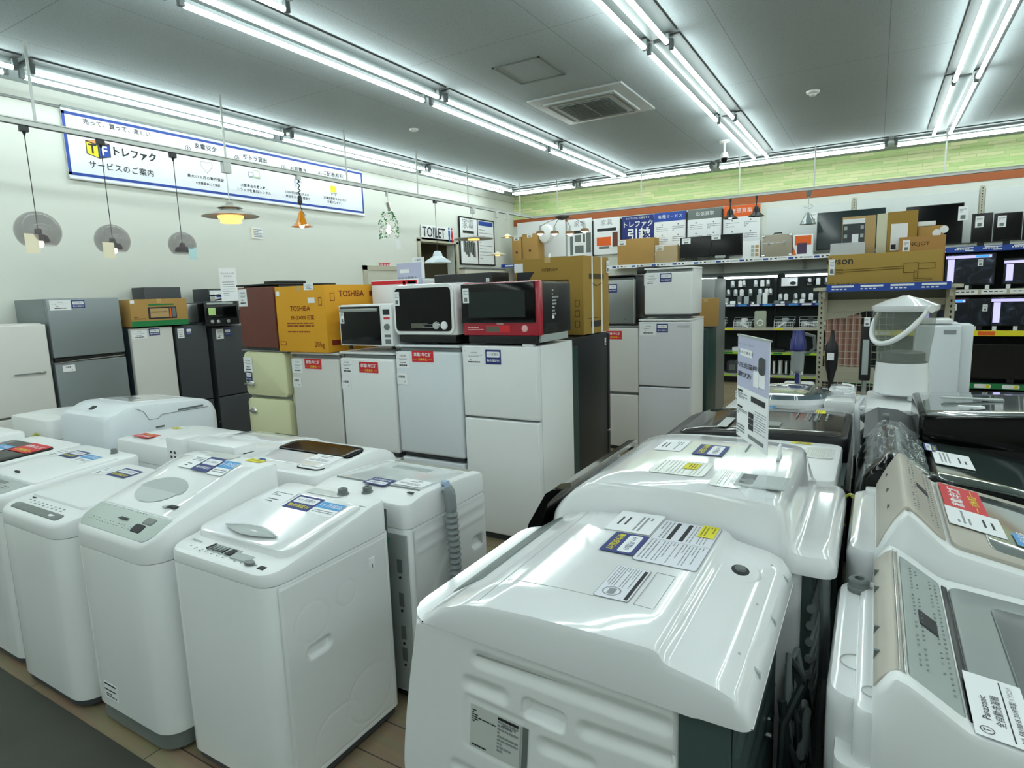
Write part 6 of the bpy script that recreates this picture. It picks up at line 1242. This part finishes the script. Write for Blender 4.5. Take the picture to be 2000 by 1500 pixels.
MB().box(-.7, -.48, -.012, -.004, .62, .66, glow2).build('menu_bar', t, smooth=False)
for k in range(6):
    p = W(1900+k*28, 640, 'Y', 11.1); o = thing('remote_tag', 'small white standing tag in front of the lit televisions', 'tag', (1.15+.12*k, 11.24, .98 if k % 2 else 1.58), 0, 'small tags before the televisions'); MB().box(-.025, .025, 0, .003, 0, .07, paper).box(-.02, .02, 0, .03, 0, .003, paper).build('card', o)

# ================================================= vacuum rack with the long cartons
t = thing('vacuum_rack', 'ivory steel rack with curved end brackets and wire mesh', 'shelving', (.04, 6.2, 0)); VRK = t
for x in (-.455, .5):
    m = MB().box(x-.025, x+.025, 0, .04, 0, 1.7, post)
    for k in range(36): m.box(x-.006, x+.006, -.0015, 0, .08+k*.045, .1+k*.045, ink)
    m.build('upright', t)
MB().box(-.5, .54, -.35, .1, 1.685, 1.71, post).build('top_board', t)
m = MB().box(-.4, .46, -.37, -.35, 1.675, 1.735, blued)
for k in range(4): m.box(-.36+k*.21, -.2+k*.21, -.372, -.37, 1.71, 1.725, paper); [m.box(-.36+k*.21+j*.03, -.34+k*.21+j*.03, -.372, -.37, 1.69, 1.7, paper) for j in range(4)]
m.build('price_rail', t, smooth=False)
[MB().prism([(.0, 1.68), (-.33, 1.68), (-.3, 1.62), (-.12, 1.6), (-.03, 1.5), (0, 1.42)], post, x-.012, x+.012, 'x').build('bracket', t) for x in (-.42, .47)]; MB().box(-.45, .5, .03, .045, 1.5, 1.68, mat('rack_back', '77786c', .6)).build('back_panel', t)
m = MB().prism([(-.43, 1.6), (.49, 1.6), (.49, 1.55), (.3, 1.52), (-.1, 1.5), (-.25, 1.45), (-.43, 1.42)], post, .0, .01, 'y').box(-.43, -.02, .0, .02, .86, 1.0, post); m.build('apron', t)
m = MB()
for k in range(11): m.cyl((-.4+k*.05, -.02, .75), (-.4+k*.05, -.02, 1.5), .0025, post, n=6)
for k in range(13): m.cyl((-.42, -.022, .78+k*.06), (.12, -.022, .78+k*.06), .0025, post, n=6)
m.build('wire_mesh', t)
MB().box(-.43, .47, -.5, .0, .3, .33, post).box(-.43, .47, -.5, 0, 0, .1, post).build('base_shelf', t)
pink = mat('pink_carton', 'b98d80', .7); t, w, d, h = box_thing('pink_panel_heater', 'pink tall panel behind the wire mesh', 'heater', -.38, -.1, 6.26, 6.34, .95, 1.46, pink, tape=False, part='body'); m = MB(); [m.box(-.1+k*.05, -.08+k*.05, -.003, 0, .03, .48, mat('pink_slot', '8f6a60', .7)) for k in range(5)]; m.build('slots', t)
# cartons on the rack
def ctn(name, label, px0, px1, pyt, y, z0, mm, d=.12, rz=0, tape=False):
    a = W(px0, pyt, 'Y', y); b = W(px1, pyt, 'Y', y); zt = W((px0+px1)/2, pyt, 'Y', y).z; return box_thing(name, label, 'box', a.x, b.x, y, y+d, z0, zt, mm, rz, tape=tape)
t, w, d, h = ctn('vacuum_carton', 'long brown vacuum cleaner carton with line drawing, front of the rack', 1618, 1843, 493, 5.9, 1.712, mat('kraft_olive', 'a98a44', .8, bump=.1, var=.04), .14)
m = MB(); I = FRONT @ T_(0, 0, .001); dk = mat('olive_line', '6b5722', .8)
m.text('dyson', ink, .085, I @ T_(-w*.39, h*.8, 0), fat=.01).text('v12 detect slim', ink, .04, I @ T_(-w*.35, h*.08, 0), fat=.005)
m.tube([I @ Vector((-w*.42, h*.52, 0)), I @ Vector((w*.18, h*.57, 0))], .003, dk, 5).tube([I @ Vector((-w*.42, h*.46, 0)), I @ Vector((w*.18, h*.51, 0))], .003, dk, 5)
for q in ((w*.18, w*.3, h*.38, h*.66), (w*.3, w*.44, h*.48, h*.64), (w*.27, w*.3, h*.2, h*.42), (w*.27, w*.42, h*.15, h*.2), (-w*.44, -w*.36, h*.42, h*.55)):
    pts = [(q[0], q[2]), (q[1], q[2]), (q[1], q[3]), (q[0], q[3]), (q[0], q[2])]; m.tube([I @ Vector((a, b, 0)) for a, b in pts], .003, dk, 5)
m.build('print', t, smooth=False, merge=False); fcard(t, 'tag', .045, .13, -w/2+.03, h-.1, -.002)
t, w, d, h = ctn('carton', 'orange-brown carton with maker print on the long vacuum carton', 1757, 1848, 461, 6.06, 1.712, mat('kraft_orange', 'ab8149', .8, bump=.1), .12)
m = MB().text('KINGJOY', MAT['brown_ink'], .045, FRONT @ T_(-.04, h-.06, .001)); m.build('print', t, smooth=False, merge=False); fcard(t, 'tag', .05, .09, -w/2+.05, h-.07, -.002)
t, w, d, h = ctn('carton', 'tall brown carton with white shipping label at the rack centre', 1735, 1794, 412, 6.2, 1.712, olive, .12); MB().box(-.08, .04, -.002, 0, h-.32, h-.1, paper).box(-.075, -.04, -.003, 0, h-.31, h-.27, ink).build('print', t, smooth=False)
t, w, d, h = ctn('carton', 'narrow ivory carton standing upright beside the tall brown one', 1714, 1734, 417, 6.2, 1.712, mat('ivory_carton', 'd2cfb4', .7), .12)
t, w, d, h = ctn('vacuum_photo_carton', 'carton with dark photo panel of attachments on the rack left', 1646, 1712, 422, 6.2, 1.712, cardb2, .12); m = MB().box(-w/2+.005, w*.18, -.002, 0, h-.3, h-.03, dgrey).box(-w/2+.005, w*.18, -.003, 0, h-.06, h-.02, paper).box(-.05, .0, -.004, 0, h-.25, h-.15, paper); [m.box(x, x+.025, -.004, 0, h-.11-j*.07, h-.08-j*.07, pgrey) for x in (-w/2+.015, w*.05) for j in range(3)]; m.build('print', t, smooth=False)
t, w, d, h = ctn('plastic_bin', 'translucent white bin behind the long carton, left end of the rack', 1622, 1690, 474, 6.05, 1.712, mat('bin_clear', 'd3d7da', .2, alpha=.7), .1)
t, w, d, h = ctn('white_parcel', 'white wrapped parcel lying on the right cartons of the rack', 1793, 1828, 432, 6.22, W(1819, 441, 'Y', 6.22).z+.002, paper, .1); 
t, w, d, h = ctn('carton', 'brown carton with two round stickers under the white parcel', 1793, 1845, 441, 6.22, 1.712, cardb, .12); m = MB(); [m.lathe([(0, .002), (.03, .002), (.03, 0)], paper, 20, M=T_(x, 0, h-z) @ FRONT) for x, z in ((.04, .06), (.09, .035))]; m.build('print', t, smooth=False)
# upright vacuums
vblue = mat('vacuum_blue', '28307c', .3, coat=.4)
def stick(px, y, ztop, label, head, pole_m, hm2):
    p = W(px, 700, 'Y', y); t = thing('stick_vacuum', label, 'vacuum cleaner', (p.x, y, 0), 0, None)
    MB().cyl((0, 0, .05), (0, 0, ztop-.35), .018, pole_m, n=14).build('wand', t); MB().box(-.12, .12, -.08, .04, 0, .06, hm2, .02).build('floor_head', t)
    head(t, ztop); return t
def hd1(t, z):
    pur = mat('vacuum_blue', '28307c', .3, coat=.4); MB().lathe([(.0, z), (.045, z), (.05, z-.06), (.06, z-.08), (.065, z-.16), (.05, z-.18), (0, z-.18)], pur, 28).build('motor', t)
    MB().lathe([(.05, z-.18), (.055, z-.22), (.05, z-.34), (.03, z-.37), (0, z-.37)], mat('dust_clear', 'a8b0b4', .1, alpha=.55, coat=.5), 28).lathe([(.02, z-.19), (.03, z-.3), (0, z-.31)], pgrey, 16).build('dust_bin', t)
    MB().tube([(.05, 0, z-.03), (.12, 0, z-.05), (.13, 0, z-.15), (.08, 0, z-.2)], .015, pgreyd).build('handle', t)
stick(1558, 5.75, 1.36, 'blue and clear cordless stick vacuum left of the rack', hd1, vblue, dgrey)
def hd2(t, z):
    MB().lathe([(0, z), (.012, z), (.02, z-.08), (.045, z-.12), (.05, z-.2), (.045, z-.3), (.03, z-.36), (.02, z-.42)], black, 20).build('motor', t); MB().box(-.03, .02, -.052, -.048, z-.24, z-.18, paper, M=None).build('price_tag', t)
stick(1624, 5.6, 1.37, 'slim black cordless stick vacuum against the rack post', hd2, black, black)
def hd3(t, z): MB().box(-.04, .04, -.04, .03, z-.45, z, black, .015).box(-.022, .022, -.045, -.038, z-.4, z-.12, pgrey, .006).build('motor', t); card(t, 'tag', .04, .07, T_(0, -.05, z+.02) @ FRONT)
stick(1690, 5.6, 1.42, 'black upright vacuum with grey strip left of the bucket washer', hd3, steel, black)
t = thing('stick_vacuum', 'white and grey stick vacuum between the blue one and the rack post', 'vacuum cleaner', (-.56, 5.95, 0)); MB().cyl((0, 0, .05), (0, 0, 1.1), .022, pgrey, n=14).build('wand', t); MB().slab(-.035, .035, -.03, .05, .95, 1.25, white2, .02, .02, .02).build('motor', t); MB().box(-.12, .12, -.08, .04, 0, .06, white2, .02).build('floor_head', t)
for k, (x, y, z0, w, h) in enumerate(((-.62, 6.5, 0, .28, .78), (-.12, 5.4, .0, .4, .85))):
    box_thing('white_appliance', ['white boxy appliance with vents beside the rack post', 'white domed appliance in front of the mesh'][k], 'appliance', x-w/2, x+w/2, y, y+.25, z0, z0+h, white2, bev=.03, part='body', tape=False)
# white slim unit beyond the bucket washer
t = fridge('white slim dehumidifier-like cabinet with a vertical seam behind the bucket washer', (.4, 5.05), 0, .26, .3, 1.45, [(.9, 1.44)], door=whitec, body=whitec, dt=.04, name='slim_cabinet')
t.location = (.38, 5.06, 0); MB().box(.13, .2, .05, .3, .9, 1.44, whitec, .006).build('side_wing', t); MB().box(.03, .1, -.002, 0, 1.38, 1.41, inkg).build('badge', t, smooth=False); MB().box(-.12, .08, .02, .25, 1.45, 1.48, white2, .01).build('top_cap', t)
